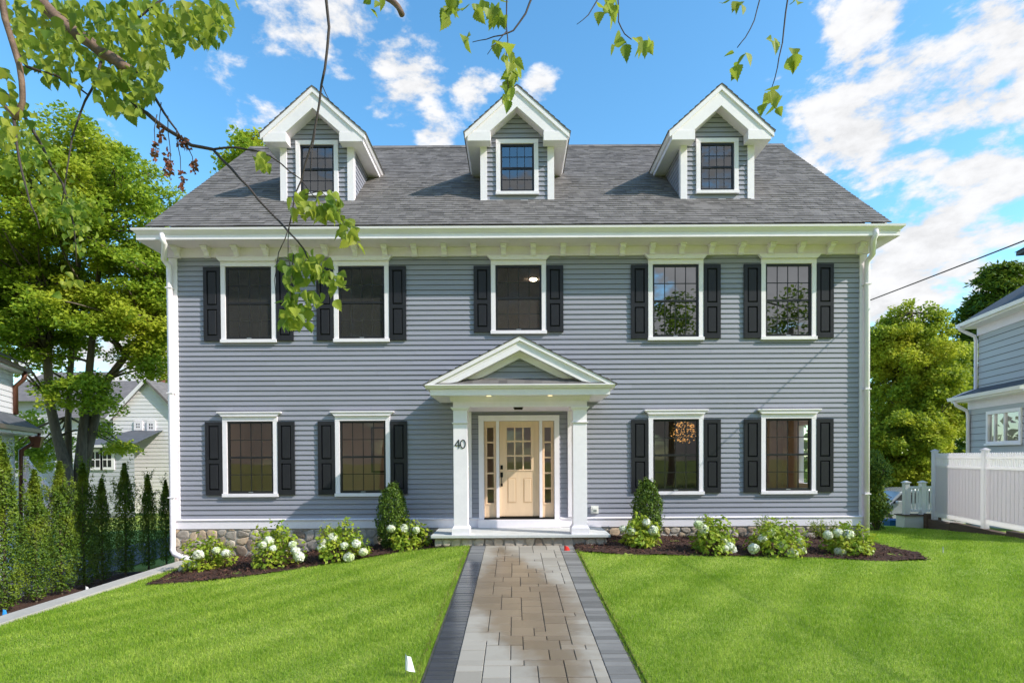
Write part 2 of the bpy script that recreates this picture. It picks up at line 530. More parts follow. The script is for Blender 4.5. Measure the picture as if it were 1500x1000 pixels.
class MB:
    def __init__(s):
        s.v, s.f, s.m = [], [], []
        s.cur = 0

    def add(s, vs, fs):
        b = len(s.v)
        s.v += [tuple(v) for v in vs]
        for f in fs:
            s.f.append([b + i for i in f])
            s.m.append(s.cur)
        return s

    def box(s, x0, x1, y0, y1, z0, z1):
        if x0 > x1: x0, x1 = x1, x0
        if y0 > y1: y0, y1 = y1, y0
        if z0 > z1: z0, z1 = z1, z0
        return s.add([(x0, y0, z0), (x1, y0, z0), (x1, y1, z0), (x0, y1, z0), (x0, y0, z1), (x1, y0, z1), (x1, y1, z1), (x0, y1, z1)],
                     [(0, 3, 2, 1), (4, 5, 6, 7), (0, 1, 5, 4), (1, 2, 6, 5), (2, 3, 7, 6), (3, 0, 4, 7)])

    def frustum(s, cx, cy, z0, z1, w0, d0, w1, d1):
        vs = []
        for z, w, d in ((z0, w0, d0), (z1, w1, d1)):
            vs += [(cx - w / 2, cy - d / 2, z), (cx + w / 2, cy - d / 2, z), (cx + w / 2, cy + d / 2, z), (cx - w / 2, cy + d / 2, z)]
        return s.add(vs, [(0, 3, 2, 1), (4, 5, 6, 7), (0, 1, 5, 4), (1, 2, 6, 5), (2, 3, 7, 6), (3, 0, 4, 7)])

    def prism(s, poly, axis, a, b):
        """poly: list of 2D points; axis 'x': (y,z), 'y': (x,z), 'z': (x,y)"""
        def P(p, t):
            return (t, p[0], p[1]) if axis == 'x' else ((p[0], t, p[1]) if axis == 'y' else (p[0], p[1], t))
        n = len(poly)
        vs = [P(p, a) for p in poly] + [P(p, b) for p in poly]
        fs = [tuple(range(n)), tuple(range(2 * n - 1, n - 1, -1))]
        for i in range(n):
            j = (i + 1) % n
            fs.append((i, i + n, j + n, j))
        return s.add(vs, fs)

    def tube(s, pts, rad, n=8, cap=True, flat=None):
        pts = [Vector(p) for p in pts]
        if not isinstance(rad, (list, tuple)):
            rad = [rad] * len(pts)
        vs, fs = [], []
        up = None
        for i, p in enumerate(pts):
            d = (pts[min(i + 1, len(pts) - 1)] - pts[max(i - 1, 0)]).normalized()
            if up is None:
                up = d.orthogonal().normalized()
                if flat:
                    up = Vector(flat) - d * d.dot(Vector(flat))
                    up.normalize()
            else:
                up = (up - d * up.dot(d)).normalized()
            sd = d.cross(up)
            for k in range(n):
                a = 2 * PI * (k + .5) / n
                vs.append(p + (up * math.cos(a) + sd * math.sin(a)) * rad[i])
        for i in range(len(pts) - 1):
            for k in range(n):
                k2 = (k + 1) % n
                fs.append((i * n + k, i * n + k2, (i + 1) * n + k2, (i + 1) * n + k))
        if cap:
            fs.append(tuple(range(n - 1, -1, -1)))
            fs.append(tuple((len(pts) - 1) * n + k for k in range(n)))
        return s.add(vs, fs)

    def mesh(s, name):
        me = bpy.data.meshes.new(name)
        me.from_pydata(s.v, [], s.f)
        if any(s.m):
            me.polygons.foreach_set('material_index', s.m)
        me.update()
        return me

    def build(s, name, mats, parent=None, world=True, bevel=0.0, smooth=False):
        me = s.mesh(name)
        import bmesh
        bm = bmesh.new()
        bm.from_mesh(me)
        bmesh.ops.recalc_face_normals(bm, faces=bm.faces)
        bm.to_mesh(me)
        bm.free()
        if smooth:
            me.polygons.foreach_set('use_smooth', [True] * len(me.polygons))
        o = link(name, me, mats, parent, world)
        if bevel:
            b = o.modifiers.new('bevel', 'BEVEL')
            b.width = bevel
            b.segments = 2
            b.limit_method = 'ANGLE'
            b.angle_limit = R(40)
        return o


def np_mesh(name, V, F):
    V = np.ascontiguousarray(V, dtype=np.float32)
    F = np.ascontiguousarray(F, dtype=np.int32)
    me = bpy.data.meshes.new(name)
    me.vertices.add(len(V))
    me.vertices.foreach_set('co', V.ravel())
    k = F.shape[1]
    me.loops.add(F.size)
    me.loops.foreach_set('vertex_index', F.ravel())
    me.polygons.add(len(F))
    me.polygons.foreach_set('loop_start', np.arange(0, F.size, k, dtype=np.int32))
    me.update(calc_edges=True)
    return me


RHOMB = (np.array([(0, 0, 0), (.36, .45, .10), (0, 1, -.05), (-.36, .45, .10)], float), np.array([(0, 1, 2), (0, 2, 3)]))
SLIM = (np.array([(0, 0, 0), (.20, .45, .05), (0, 1, -.05), (-.20, .45, .05)], float), np.array([(0, 1, 2), (0, 2, 3)]))
_half = [(0, 0), (.16, .03), (.36, .14), (.44, .24), (.38, .29), (.43, .38), (.34, .42), (.36, .52), (.26, .56), (.26, .66), (.16, .71), (.15, .80), (.06, .87), (0, 1)]
_bv = [(0, y, -.10 * y * y) for y in (0, 1)]
_bv = [(x, y, .22 * x - .30 * y * y) for x, y in _half] + [(-x, y, .22 * x - .30 * y * y) for x, y in _half[1:-1]]
_n = len(_half)
_bf = [tuple(range(_n)), tuple([0] + [_n - 1] + [_n + k for k in range(_n - 3, -1, -1)])]
BIRCH = (np.array(_bv, float), np.array(_bf))


def unit(a):
    return a / np.maximum(np.linalg.norm(a, axis=1, keepdims=True), 1e-9)


def leaves(name, P, size, tmpl, normal=(0, 0, 1), jit=0.6, direc=None, djit=0.6):
    """P (N,3); size scalar or (N,); normal: base normal(s); direc: base growth direction(s)"""
    P = np.asarray(P, float)
    N = len(P)
    tv, tf = tmpl
    tv = tv.copy()
    n = unit(np.broadcast_to(np.asarray(normal, float), (N, 3)) + rng.normal(0, jit, (N, 3)))
    if direc is None:
        d = rng.normal(0, 1, (N, 3))
    else:
        d = np.broadcast_to(np.asarray(direc, float), (N, 3)) + rng.normal(0, djit, (N, 3))
    d = unit(d - n * np.sum(d * n, axis=1, keepdims=True))
    s = np.cross(n, d)
    sz = np.broadcast_to(np.asarray(size, float), (N,)) * rng.uniform(.7, 1.25, N)
    k = len(tv)
    V = (P[:, None, :] + sz[:, None, None] * (tv[None, :, 0:1] * s[:, None, :] + tv[None, :, 1:2] * d[:, None, :] + tv[None, :, 2:3] * n[:, None, :]))
    F = (tf[None, :, :] + (np.arange(N) * k)[:, None, None]).reshape(-1, tf.shape[1])
    return np_mesh(name, V.reshape(-1, 3), F)


def dup(root, loc, rz=None, scale=None, label=None):
    r = root.copy()
    COL.objects.link(r)
    r.location = loc
    if rz is not None:
        r.rotation_euler = (0, 0, rz)
    if scale is not None:
        r.scale = scale
    if label:
        r['label'] = label
    for ch in list(root.children):
        c = ch.copy()
        COL.objects.link(c)
        c.parent = r
        for g in list(ch.children):
            d = g.copy()
            COL.objects.link(d)
            d.parent = c
    return r


# ------------------------------------------------------------------ terrain
def sstep(a, b, x):
    t = min(1, max(0, (x - a) / (b - a)))
    return t * t * (3 - 2 * t)


def walk_z(y):
    return -0.02 - 0.053 * (11.4 - min(11.4, max(y, 1.0)))


def G(x, y):
    w = walk_z(y) + 0.005
    if x < -7.16:
        g = -1.42 - 0.02 * sstep(-9, -16, x)
        return g if x < -7.2 else (-0.5 + (g + 0.5) * (-7.16 - x) / .04)
    if x < -0.88:
        t = min(1, (-0.88 - x) / 6.1)
        return w + (-0.50 - w) * t
    if x <= 1.22:
        return w - 0.035
    wr = -0.07 - 0.036 * (11.4 - min(11.4, max(y, 1.0)))
    if y > 12.4:
        wr -= 0.075 * (min(y, 24) - 12.4)
    t = sstep(1.22, 7.5, x)
    return w + (wr - w) * t


def gnd(px, py):
    """ground point seen at photo position"""
    d = CROT @ Vector(((px - CPX) / FPX, (CPY - py) / FPX, -1))
    d = d / d.y
    Y = 3.0
    while Y < 60:
        p = Vector((d.x * Y, Y, d.z * Y + CAM_H))
        if p.z <= G(p.x, p.y):
            return Vector((p.x, p.y, G(p.x, p.y)))
        Y += 0.01
    return p


xs = [-400, -150, -60, -30, -20, -14] + [-9 + .4 * i for i in range(5)] + [-7.2, -7.16] + [-7 + .3 * i for i in range(21)] + [-.88, -.87, 0, 1.215, 1.225] + [1.5 + .4 * i for i in range(30)] + [14, 20, 40, 80, 200, 400]
xs = sorted(set(round(x, 3) for x in xs))
ys = [-300, -100, -40, -15, -6] + [-2 + .5 * i for i in range(30)] + [13 + i for i in range(13)] + [30, 45, 80, 150, 400, 900]
mb = MB()
nx = len(xs)
mb.v = [(x, y, G(x, y)) for y in ys for x in xs]
mb.f = [[j * nx + i, j * nx + i + 1, (j + 1) * nx + i + 1, (j + 1) * nx + i] for j in range(len(ys) - 1) for i in range(nx - 1)]
mb.m = [0] * len(mb.f)
tag(mb.build('ground', 'turf'), kind='structure')

# walkway: field of mixed pavers and two dark soldier edges
WX0, WX1, WY0, WY1 = -0.585, 0.895, -1.0, 11.44


def paver(mb, x0, x1, y0, y1, gap=.004, th=.02, ch=.004):
    x0 += gap; x1 -= gap; y0 += gap; y1 -= gap
    dz = random.uniform(-.0025, .0025)
    c = ch
    vs = [(x0, y0, walk_z(y0) - th), (x1, y0, walk_z(y0) - th), (x1, y1, walk_z(y1) - th), (x0, y1, walk_z(y1) - th),
          (x0, y0, walk_z(y0) - c + dz), (x1, y0, walk_z(y0) - c + dz), (x1, y1, walk_z(y1) - c + dz), (x0, y1, walk_z(y1) - c + dz),
          (x0 + c, y0 + c, walk_z(y0) + dz), (x1 - c, y0 + c, walk_z(y0) + dz), (x1 - c, y1 - c, walk_z(y1) + dz), (x0 + c, y1 - c, walk_z(y1) + dz)]
    fs = [(0, 1, 5, 4), (1, 2, 6, 5), (2, 3, 7, 6), (3, 0, 4, 7), (4, 5, 9, 8), (5, 6, 10, 9), (6, 7, 11, 10), (7, 4, 8, 11), (8, 9, 10, 11)]
    mb.add(vs, fs)


mb = MB()
NC = 11
U = (WX1 - WX0) / NC
NR = int((WY1 - WY0) / U)
occ = [[False] * NC for _ in range(NR)]
sizes = [(2, 2), (3, 2), (2, 1), (3, 1), (2, 2), (2, 2), (1, 1), (2, 1), (3, 2), (2, 1)]
for r in range(NR):
    for c in range(NC):
        if occ[r][c]:
            continue
        opts = sizes[:]
        random.shuffle(opts)
        for w, h in opts + [(1, 1)]:
            if c + w > NC or r + h > NR or any(occ[r + a][c + b] for a in range(h) for b in range(w)):
                continue
            if w == 1 and h == 1 and c + 1 < NC and not occ[r][c + 1] and random.random() < .8:
                continue
            break
        for a in range(h):
            for b in range(w):
                occ[r + a][c + b] = True
        paver(mb, WX0 + c * U, WX0 + (c + w) * U, WY1 - (r + h) * U, WY1 - r * U)
walk = mb.build('walkway', 'paver')
tag(walk, kind='structure')
for side, mk, nm in ((-1, 'border_l', 'walkway_edging'), (1, 'border_r', 'walkway_edging')):
    mb = MB()
    y = WY1
    while y > WY0:
        if side < 0:
            paver(mb, WX0 - .28, WX0, y - .10, y, .004)
        else:
            paver(mb, WX1, WX1 + .28, y - .10, y, .004)
        y -= .10
    tag(mb.build(nm, mk), kind='structure')
mb = MB()
mb.add([(WX0 - .3, WY0, walk_z(WY0) - .012), (WX1 + .3, WY0, walk_z(WY0) - .012), (WX1 + .3, 1.0, walk_z(1) - .012), (WX0 - .3, 1.0, walk_z(1) - .012), (WX1 + .3, 11.4, walk_z(11.4) - .012), (WX0 - .3, 11.4, walk_z(11.4) - .012), (WX1 + .3, 11.5, walk_z(11.5) - .012), (WX0 - .3, 11.5, walk_z(11.5) - .012)],
       [(0, 1, 2, 3), (3, 2, 4, 5), (5, 4, 6, 7)])
tag(mb.build('walkway_bedding', 'joint'), kind='structure')

# street and pavement behind the photographer
mb = MB()
mb.box(-200, 200, -11, -4.2, -.68, -.60)
tag(mb.build('street', 'asphalt'), kind='structure')
mb = MB()
mb.box(-200, 200, -4.2, -4.05, -.68, -.47)
mb.box(-200, 200, -3.2, -1.6, -.62, -.485)
tag(mb.build('pavement', 'concrete'), kind='structure')

# driveway left, low behind the retaining wall
mb = MB()
mb.add([(-14.2, -4, -1.40), (-11.4, -4, -1.40), (-11.4, 26, -1.40), (-14.2, 26, -1.40)], [(0, 1, 2, 3)])
tag(mb.build('driveway', 'asphalt'), kind='structure')
mb = MB()
mb.add([(9.2, 17.6, -.60), (16, 17.6, -.60), (16, 32, -.80), (9.2, 32, -.80)], [(0, 1, 2, 3)])
tag(mb.build('rear_parking_area', 'concrete'), kind='structure')

# retaining wall with concrete cap
rw = empty('retaining_wall', (-7.1, 8, -1.42), label='low pale concrete retaining wall edging the left lawn above the driveway', cat='retaining wall')
mb = MB()
mb.box(-7.26, -7.02, -2, 12.45, -1.5, -.53)
mb.build('wall', 'concrete', rw)
mb = MB()
y = -2.0
while y < 12.4:
    mb.box(-7.31, -6.97, y + .004, min(y + 1.2, 12.5) - .004, -.53, -.455)
    y += 1.2
mb.build('cap', 'concrete', rw, bevel=.008)

# ------------------------------------------------------------------ mulch beds
left_px = [(683, 799), (600, 807), (500, 823), (400, 839), (300, 852), (212, 858), (240, 845), (270, 832)]
right_px = [(842, 811), (920, 813), (1000, 814), (1100, 815), (1200, 818), (1290, 822), (1362, 821), (1345, 811), (1310, 803), (1286, 797)]
LB = [tuple(gnd(*p)[:2]) for p in left_px]
LB = [(-0.9, 11.5)] + LB + [(-6.97, 12.3), (-7.02, 12.70), (-0.9, 12.70)]
RB = [tuple(gnd(*p)[:2]) for p in right_px]
RB = [(1.22, 11.5)] + RB + [(7.75, 12.70), (1.22, 12.70)]


def inpoly(P, poly):
    P = np.asarray(P)
    x, y = P[:, 0], P[:, 1]
    r = np.zeros(len(P), bool)
    n = len(poly)
    for i in range(n):
        x1, y1 = poly[i]
        x2, y2 = poly[(i + 1) % n]
        c = ((y1 > y) != (y2 > y)) & (x < (x2 - x1) * (y - y1) / (y2 - y1 + 1e-12) + x1)
        r ^= c
    return r


def Gv(P):
    return np.array([G(a, b) for a, b in P])


for poly in (LB, RB):
    px = [p[0] for p in poly]
    py = [p[1] for p in poly]
    st = .045
    gx = np.arange(min(px), max(px) + st, st)
    gy = np.arange(min(py), max(py) + st, st)
    XX, YY = np.meshgrid(gx, gy)
    PP = np.stack([XX.ravel(), YY.ravel()], 1)
    Z = Gv(PP) + .012 + rng.uniform(0, .016, len(PP)) + .02 * np.sin(PP[:, 0] * 5.1) * np.sin(PP[:, 1] * 4.3)
    V = np.column_stack([PP, Z])
    w = len(gx)
    idx = np.arange(len(PP)).reshape(len(gy), w)
    F = np.stack([idx[:-1, :-1].ravel(), idx[:-1, 1:].ravel(), idx[1:, 1:].ravel(), idx[1:, :-1].ravel()], 1)
    cen = PP[F].mean(1)
    F = F[inpoly(cen, poly)]
    tag(link('mulch_bed', np_mesh('mulch_bed', V, F), 'mulch'), kind='structure')
    n = 9000
    C = np.column_stack([rng.uniform(min(px), max(px), n), rng.uniform(min(py), max(py), n)])
    C = C[inpoly(C, poly)]
    C3 = np.column_stack([C, Gv(C) + rng.uniform(.02, .05, len(C))])
    tag(link('bark_mulch', leaves('bark_mulch', C3, .055, (np.array([(-.13, 0, 0), (.13, 0, 0), (.1, 1, .05), (-.1, 1, .0)]), np.array([(0, 1, 2, 3)])), (0, 0, 1), .35), 'chip'), kind='stuff')


# ------------------------------------------------------------------ lawn
def in_lawn(P):
    x, y = P[:, 0], P[:, 1]
    ok = ((x < -0.90) & (x > -6.98)) | (x > 1.205)
    ok &= ~inpoly(P, LB) & ~inpoly(P, RB)
    ok &= ~((x > -7.7) & (x < 7.85) & (y > 12.4))
    fx = 11.05 + (y - 12.3) * .197          # timber line along the fence
    ok &= (x < fx - .1)
    return ok


def blades(P, h, w):
    N = len(P)
    h = h * (0.75 + .5 * (np.sin(P[:, 0] * 2.3 + np.sin(P[:, 1] * 1.7)) * np.sin(P[:, 1] * 2.9 + 1) * .5 + .5))
    Z = Gv(P)
    a = rng.uniform(0, 2 * PI, N)
    lean = rng.uniform(.1, .75, N)
    hh = h * rng.uniform(.6, 1.3, N)
    ww = w * rng.uniform(.7, 1.3, N)
    dx, dy = np.cos(a), np.sin(a)
    b = rng.uniform(0, 2 * PI, N)
    sx, sy = np.cos(b) * ww, np.sin(b) * ww
    base = np.column_stack([P, Z - .005])
    V = np.zeros((N, 5, 3))
    V[:, 0] = base + np.column_stack([-sx, -sy, 0 * sx])
    V[:, 1] = base + np.column_stack([sx, sy, 0 * sx])
    m = base + np.column_stack([dx * lean * hh * .3, dy * lean * hh * .3, hh * .6])
    V[:, 2] = m + np.column_stack([sx, sy, 0 * sx]) * .8
    V[:, 3] = m - np.column_stack([sx, sy, 0 * sx]) * .8
    V[:, 4] = base + np.column_stack([dx * lean * hh, dy * lean * hh, hh * (1 - .25 * lean)])
    k = (np.arange(N) * 5)[:, None]
    F = np.concatenate([np.hstack([k, k + 1, k + 2]), np.hstack([k, k + 2, k + 3]), np.hstack([k + 3, k + 2, k + 4])])
    return V.reshape(-1, 3), F


parts = []
for (y0, y1, x0, x1, dens, h, w) in ((4.4, 6.6, -6.98, 7.5, 6500, .044, .0022), (6.6, 9.0, -6.98, 10.5, 4400, .044, .0028), (9.0, 12.5, -6.98, 11.5, 2900, .038, .0036), (12.3, 17.5, 7.6, 12.3, 1400, .045, .006)):
    n = int((y1 - y0) * (x1 - x0) * dens)
    P = np.column_stack([rng.uniform(x0, x1, n), rng.uniform(y0, y1, n)])
    # only what the lens can reach plus a wide margin
    P = P[np.abs(P[:, 0]) < P[:, 1] * .95 + 1.2]
    P = P[in_lawn(P)]
    parts.append(blades(P, h, w))
n = 5200
P = np.column_stack([np.where(rng.random(n) < .45, -0.888 - np.abs(rng.normal(0, .02, n)), 1.182 + np.abs(rng.normal(0, .025, n))), rng.uniform(4.4, 11.0, n)])
parts.append(blades(P, .05, .0028))
off = 0
VV, FF = [], []
for V, F in parts:
    VV.append(V)
    FF.append(F + off)
    off += len(V)
tag(link('lawn_grass', np_mesh('lawn_grass', np.concatenate(VV), np.concatenate(FF)), 'grass'), kind='stuff')
# dry cut edge beside the walk
n = 5200
P = np.column_stack([np.where(rng.random(n) < .7, -0.915 - np.abs(rng.normal(0, .028, n)), 1.215 + np.abs(rng.normal(0, .022, n))), rng.uniform(4.4, 11.0, n)])
V, F = blades(P, .022, .004)
tag(link('dry_grass_edge', np_mesh('dry_grass_edge', V, F), 'straw'), kind='stuff')
CLOUD = (6.7, 6.75, 6.9)
SKY_SAT, SKY_VAL = 1.22, 2.05

# ================================================================== the house
XC = 0.12
WY = 12.65                 # siding plane
house = empty('house', (XC, 17.0, 0), label='large grey-blue clapboard colonial house with three dormers, black shutters and a columned front porch', cat='house')
EXPO = 0.11


def lap(mb, vs):
    """one clapboard: painted face and a dark lower strip standing for the shade line"""
    b = len(mb.v)
    h_ = .0045
    f0, f1 = Vector(vs[0]), Vector(vs[1])
    u0, u1 = f0.lerp(Vector(vs[3]), .06), f1.lerp(Vector(vs[2]), .06)
    mb.v += [tuple(v) for v in vs] + [tuple(u0), tuple(u1)]
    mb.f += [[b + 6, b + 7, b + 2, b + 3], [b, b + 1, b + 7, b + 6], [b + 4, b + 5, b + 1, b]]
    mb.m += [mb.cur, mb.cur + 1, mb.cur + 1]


def siding(mb, x0, x1, z0, z1, y, holes=(), lip=.018, expo=EXPO, base=None, clip=None):
    """horizontal clapboards facing -y; holes: (x0,x1,z0,z1); clip(z)->(xa,xb) limits"""
    z = z0 if base is None else base
    while z < z1 - 1e-6:
        zt = z + expo
        cuts = sorted(set([max(z, z0), min(zt, z1)] + [c for h in holes for c in (h[2], h[3]) if z < c < zt]))
        cuts = [c for c in cuts if z0 - 1e-6 <= c <= z1 + 1e-6]
        for za, zb in zip(cuts[:-1], cuts[1:]):
            zm = (za + zb) / 2
            segs = [(x0, x1)]
            if clip:
                a, b = clip(zm)
                segs = [(max(x0, a), min(x1, b))]
            for h in holes:
                if h[2] <= zm <= h[3]:
                    ns = []
                    for a, b in segs:
                        if h[1] <= a or h[0] >= b:
                            ns.append((a, b))
                        else:
                            if h[0] > a: ns.append((a, h[0]))
                            if h[1] < b: ns.append((h[1], b))
                    segs = ns
            fa = lip * (1 - (za - z) / expo)
            fb = lip * (1 - (zb - z) / expo)
            for a, b in segs:
                if b - a < .005:
                    continue
                if clip:
                    a1, b1 = clip(za); a2, b2 = clip(zb)
                    ma, mb_ = clip(zm)
                    ea, eb = abs(a - max(x0, ma)) < 1e-6, abs(b - min(x1, mb_)) < 1e-6
                    a1, a2 = (max(x0, a1), max(x0, a2)) if ea else (a, a)
                    b1, b2 = (min(x1, b1), min(x1, b2)) if eb else (b, b)
                    if a2 > b2: a2 = b2 = (a2 + b2) / 2
                else:
                    a1, b1, a2, b2 = a, b, a, b
                # long runs are several boards butted end to end
                if not clip and b - a > 4.0 and zb - za > expo * .9:
                    rj = random.Random(int(z * 1000) + int(a * 10))
                    xj = a + rj.uniform(.8, 3.6)
                    joints = [a]
                    while xj < b - .6:
                        joints.append(xj)
                        xj += rj.uniform(2.4, 3.7)
                    joints.append(b)
                    for p_, q_ in zip(joints[:-1], joints[1:]):
                        g_ = .0015 if q_ < b else 0
                        dy_ = rj.uniform(0, .0018)
                        lap(mb, [(p_, y - fa - dy_, za), (q_ - g_, y - fa - dy_, za), (q_ - g_, y - fb, zb), (p_, y - fb, zb), (p_, y + .004, za), (q_ - g_, y + .004, za)])
                    continue
                lap(mb, [(a1, y - fa, za), (b1, y - fa, za), (b2, y - fb, zb), (a2, y - fb, zb), (a1, y + .004, za), (b1, y + .004, za)])
        z = zt
    return mb


SW, HALF = 1.02, 0.61      # sash width, half of casing width
WOFF = (-5.97, -3.474, 0.0, 3.474, 5.97)
UP_TOP, UP_BOT, UPM_BOT = 5.995, 4.395, 4.555
LO_TOP, LO_BOT = 2.582, 0.985
WIN = []
for i, o in enumerate(WOFF):
    WIN.append((XC + o, UPM_BOT if o == 0 else UP_BOT, UP_TOP, 'up', i))
    if o:
        WIN.append((XC + o, LO_BOT, LO_TOP, 'lo', i))
holes = [(cx - SW / 2 - .02, cx + SW / 2 + .02, z0 - .02, z1 + .02) for cx, z0, z1, k, i in WIN]
holes.append((XC - .78, XC + .765, .40, 2.60))
WL, WR = -7.42, 7.66
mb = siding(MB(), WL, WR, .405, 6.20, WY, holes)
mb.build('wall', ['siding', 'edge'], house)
# side walls
SWIN = (14.2, 15.4, 1.0, 2.6)
mb = MB()
for zz in range(0, 53):
    z = .405 + zz * EXPO
    for xs_, sgn in ((-7.58, -1), (7.80, 1)):
        segs = [(12.66, 21.2)]
        if sgn > 0 and SWIN[2] < z + .05 < SWIN[3]:
            segs = [(12.66, SWIN[0]), (SWIN[1], 21.2)]
        for a, b in segs:
            mb.add([(xs_ + sgn * .013, a, z), (xs_ + sgn * .013, b, z), (xs_, b, z + EXPO), (xs_, a, z + EXPO), (xs_, a, z), (xs_, b, z)],
                   [(0, 1, 2, 3), (0, 1, 5, 4)])
for xs_ in (-7.58, 7.80):
    mb.add([(xs_, 12.66, 6.2), (xs_, 21.2, 6.2), (xs_, 21.2, 7.1), (xs_, 16.95, 10.85), (xs_, 12.66, 7.1)], [(0, 1, 2, 3, 4)])
mb.add([(-7.58, 21.2, -.6), (7.80, 21.2, -.6), (7.80, 21.2, 7.1), (-7.58, 21.2, 7.1)], [(0, 1, 2, 3)])
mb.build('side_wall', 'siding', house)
# foundation behind the stones, sides
mb = MB()
mb.box(-7.56, 7.78, 12.63, 12.66, -1.3, .20)
mb.box(-7.57, -7.54, 12.66, 21.2, -1.3, .40)
mb.box(7.76, 7.79, 12.66, 21.2, -1.3, .40)
fnd = mb.build('foundation', 'mortar', house)


def voronoi(x0, x1, z0, z1, cell, jit=.42):
    nx_ = max(1, int(round((x1 - x0) / cell)))
    nz_ = max(1, int(round((z1 - z0) / (cell * .8))))
    cx_, cz_ = (x1 - x0) / nx_, (z1 - z0) / nz_
    pts = {}
    for i in range(-1, nx_ + 1):
        for j in range(-1, nz_ + 1):
            pts[i, j] = (x0 + (i + .5 + (.25 if j % 2 else -.25) + random.uniform(-jit, jit)) * cx_, z0 + (j + .5 + random.uniform(-jit, jit) * .8) * cz_)
    out = []
    for (i, j), p in pts.items():
        poly = [(x0, z0), (x1, z0), (x1, z1), (x0, z1)]
        for a in range(-2, 3):
            for b in range(-2, 3):
                q = pts.get((i + a, j + b))
                if q is None or (a == 0 and b == 0):
                    continue
                mx, mz = (p[0] + q[0]) / 2, (p[1] + q[1]) / 2
                nxn, nzn = q[0] - p[0], q[1] - p[1]
                res = []
                for k in range(len(poly)):
                    A, B = poly[k], poly[(k + 1) % len(poly)]
                    da = (A[0] - mx) * nxn + (A[1] - mz) * nzn
                    db = (B[0] - mx) * nxn + (B[1] - mz) * nzn
                    if da <= 0:
                        res.append(A)
                    if da * db < 0:
                        t = da / (da - db)
                        res.append((A[0] + (B[0] - A[0]) * t, A[1] + (B[1] - A[1]) * t))
                poly = res
                if len(poly) < 3:
                    break
            if len(poly) < 3:
                break
        if len(poly) >= 3:
            out.append(poly)
    return out


def stones(mb, polys, y, gap=.011, bulge=.035):
    for poly in polys:
        # remove slivers, round the corners by resampling
        cxp = sum(p[0] for p in poly) / len(poly)
        czp = sum(p[1] for p in poly) / len(poly)
        area = abs(sum(poly[k][0] * poly[(k + 1) % len(poly)][1] - poly[(k + 1) % len(poly)][0] * poly[k][1] for k in range(len(poly)))) / 2
        if area < .004:
            continue
        ring = []
        n = len(poly)
        for k in range(n):
            A, B, C = poly[k - 1], poly[k], poly[(k + 1) % n]
            ring.append((B[0] + (A[0] - B[0]) * .28, B[1] + (A[1] - B[1]) * .28))
            ring.append((B[0] + (C[0] - B[0]) * .28, B[1] + (C[1] - B[1]) * .28))
        r = math.sqrt(area / PI)
        s0, s1, s2 = 1 - gap / r, 1 - gap / r - .10, 1 - gap / r - .38
        bl = bulge * random.uniform(.7, 1.2)
        tilt = (random.uniform(-.12, .12), random.uniform(-.12, .12))
        vs = []
        for s, d in ((s0, 0.0), (s0 - .02, bl * .5), (s1, bl * .85), (s2, bl * 1.05)):
            for p in ring:
                ox, oz = (p[0] - cxp) * s, (p[1] - czp) * s
                vs.append((cxp + ox, y - d - (ox * tilt[0] + oz * tilt[1]) * (d > 0), czp + oz))
        m = len(ring)
        fs = []
        for L in range(3):
            for k in range(m):
                k2 = (k + 1) % m
                fs.append((L * m + k, L * m + k2, (L + 1) * m + k2, (L + 1) * m + k))
        fs.append(tuple(3 * m + k for k in range(m)))
        mb.add(vs, fs)


for q in ((-7.56, -1.5, -.62, .192, .235), (1.75, 7.74, -.30, .192, .23)):
    mb = MB()
    stones(mb, voronoi(*q), 12.632, .010, .032)
    mb.build('fieldstone_facing', 'stone', fnd)

# corner boards, water table, frieze
mb = MB()
mb.box(-7.605, -7.42, 12.615, 12.80, .40, 6.19)
mb.build('corner_board', 'trim', house, bevel=.004)
mb = MB()
mb.box(7.66, 7.825, 12.615, 12.80, .40, 6.19)
mb.build('corner_board', 'trim', house, bevel=.004)
for a, b in ((-7.62, -.79), (1.02, 7.84)):
    mb = MB()
    mb.box(a, b, 12.60, 12.645, .205, .375)
    mb.prism([(12.585, .377), (12.645, .377), (12.645, .425), (12.575, .402)], 'x', a - .002, b + .002)
    mb.build('water_table', 'trim', house, bevel=.003)
mb = MB()
mb.box(-7.61, 7.83, 12.605, 12.66, 6.195, 6.42)
mb.box(-7.61, 7.83, 12.590, 12.604, 6.195, 6.225)
mb.build('frieze', 'soffit', house, bevel=.003)
# boxed eave: sweep a profile around both corners
def sweep_eave(prof, back=1.5, side_in=.17):
    """prof: (out, z) outward from wall plane; returns MB closed along"""
    mb = MB()
    xl, xr = -7.60, 7.83
    rings = []
    for key in ('lb', 'lf', 'rf', 'rb'):
        ring = []
        for o, z in prof:
            os_ = max(o - side_in, -.02)
            x = xl - os_ if key[0] == 'l' else xr + os_
            y = WY - o if key[1] == 'f' else WY + back
            ring.append((x, y, z))
        rings.append(ring)
    n = len(prof)
    vs = [v for r in rings for v in r]
    fs = []
    for k in range(3):
        for i in range(n):
            j = (i + 1) % n
            fs.append((k * n + i, k * n + j, (k + 1) * n + j, (k + 1) * n + i))
    fs += [tuple(range(n)), tuple(3 * n + i for i in range(n))]
    return mb.add(vs, fs)


sweep_eave([(.04, 6.40), (.545, 6.40), (.545, 6.495), (.555, 6.498), (.555, 6.5005), (.04, 6.5005)]).build('fascia', 'trim', house)
sweep_eave([(.05, 6.396), (.535, 6.396), (.535, 6.3985), (.05, 6.3985)]).build('soffit', 'soffit', house)
sweep_eave([(.44, 6.502), (.53, 6.502), (.545, 6.515), (.60, 6.575), (.615, 6.580), (.622, 6.625), (.612, 6.628), (.606, 6.60), (.50, 6.60), (.44, 6.64)]).build('gutter', 'gutter', house)
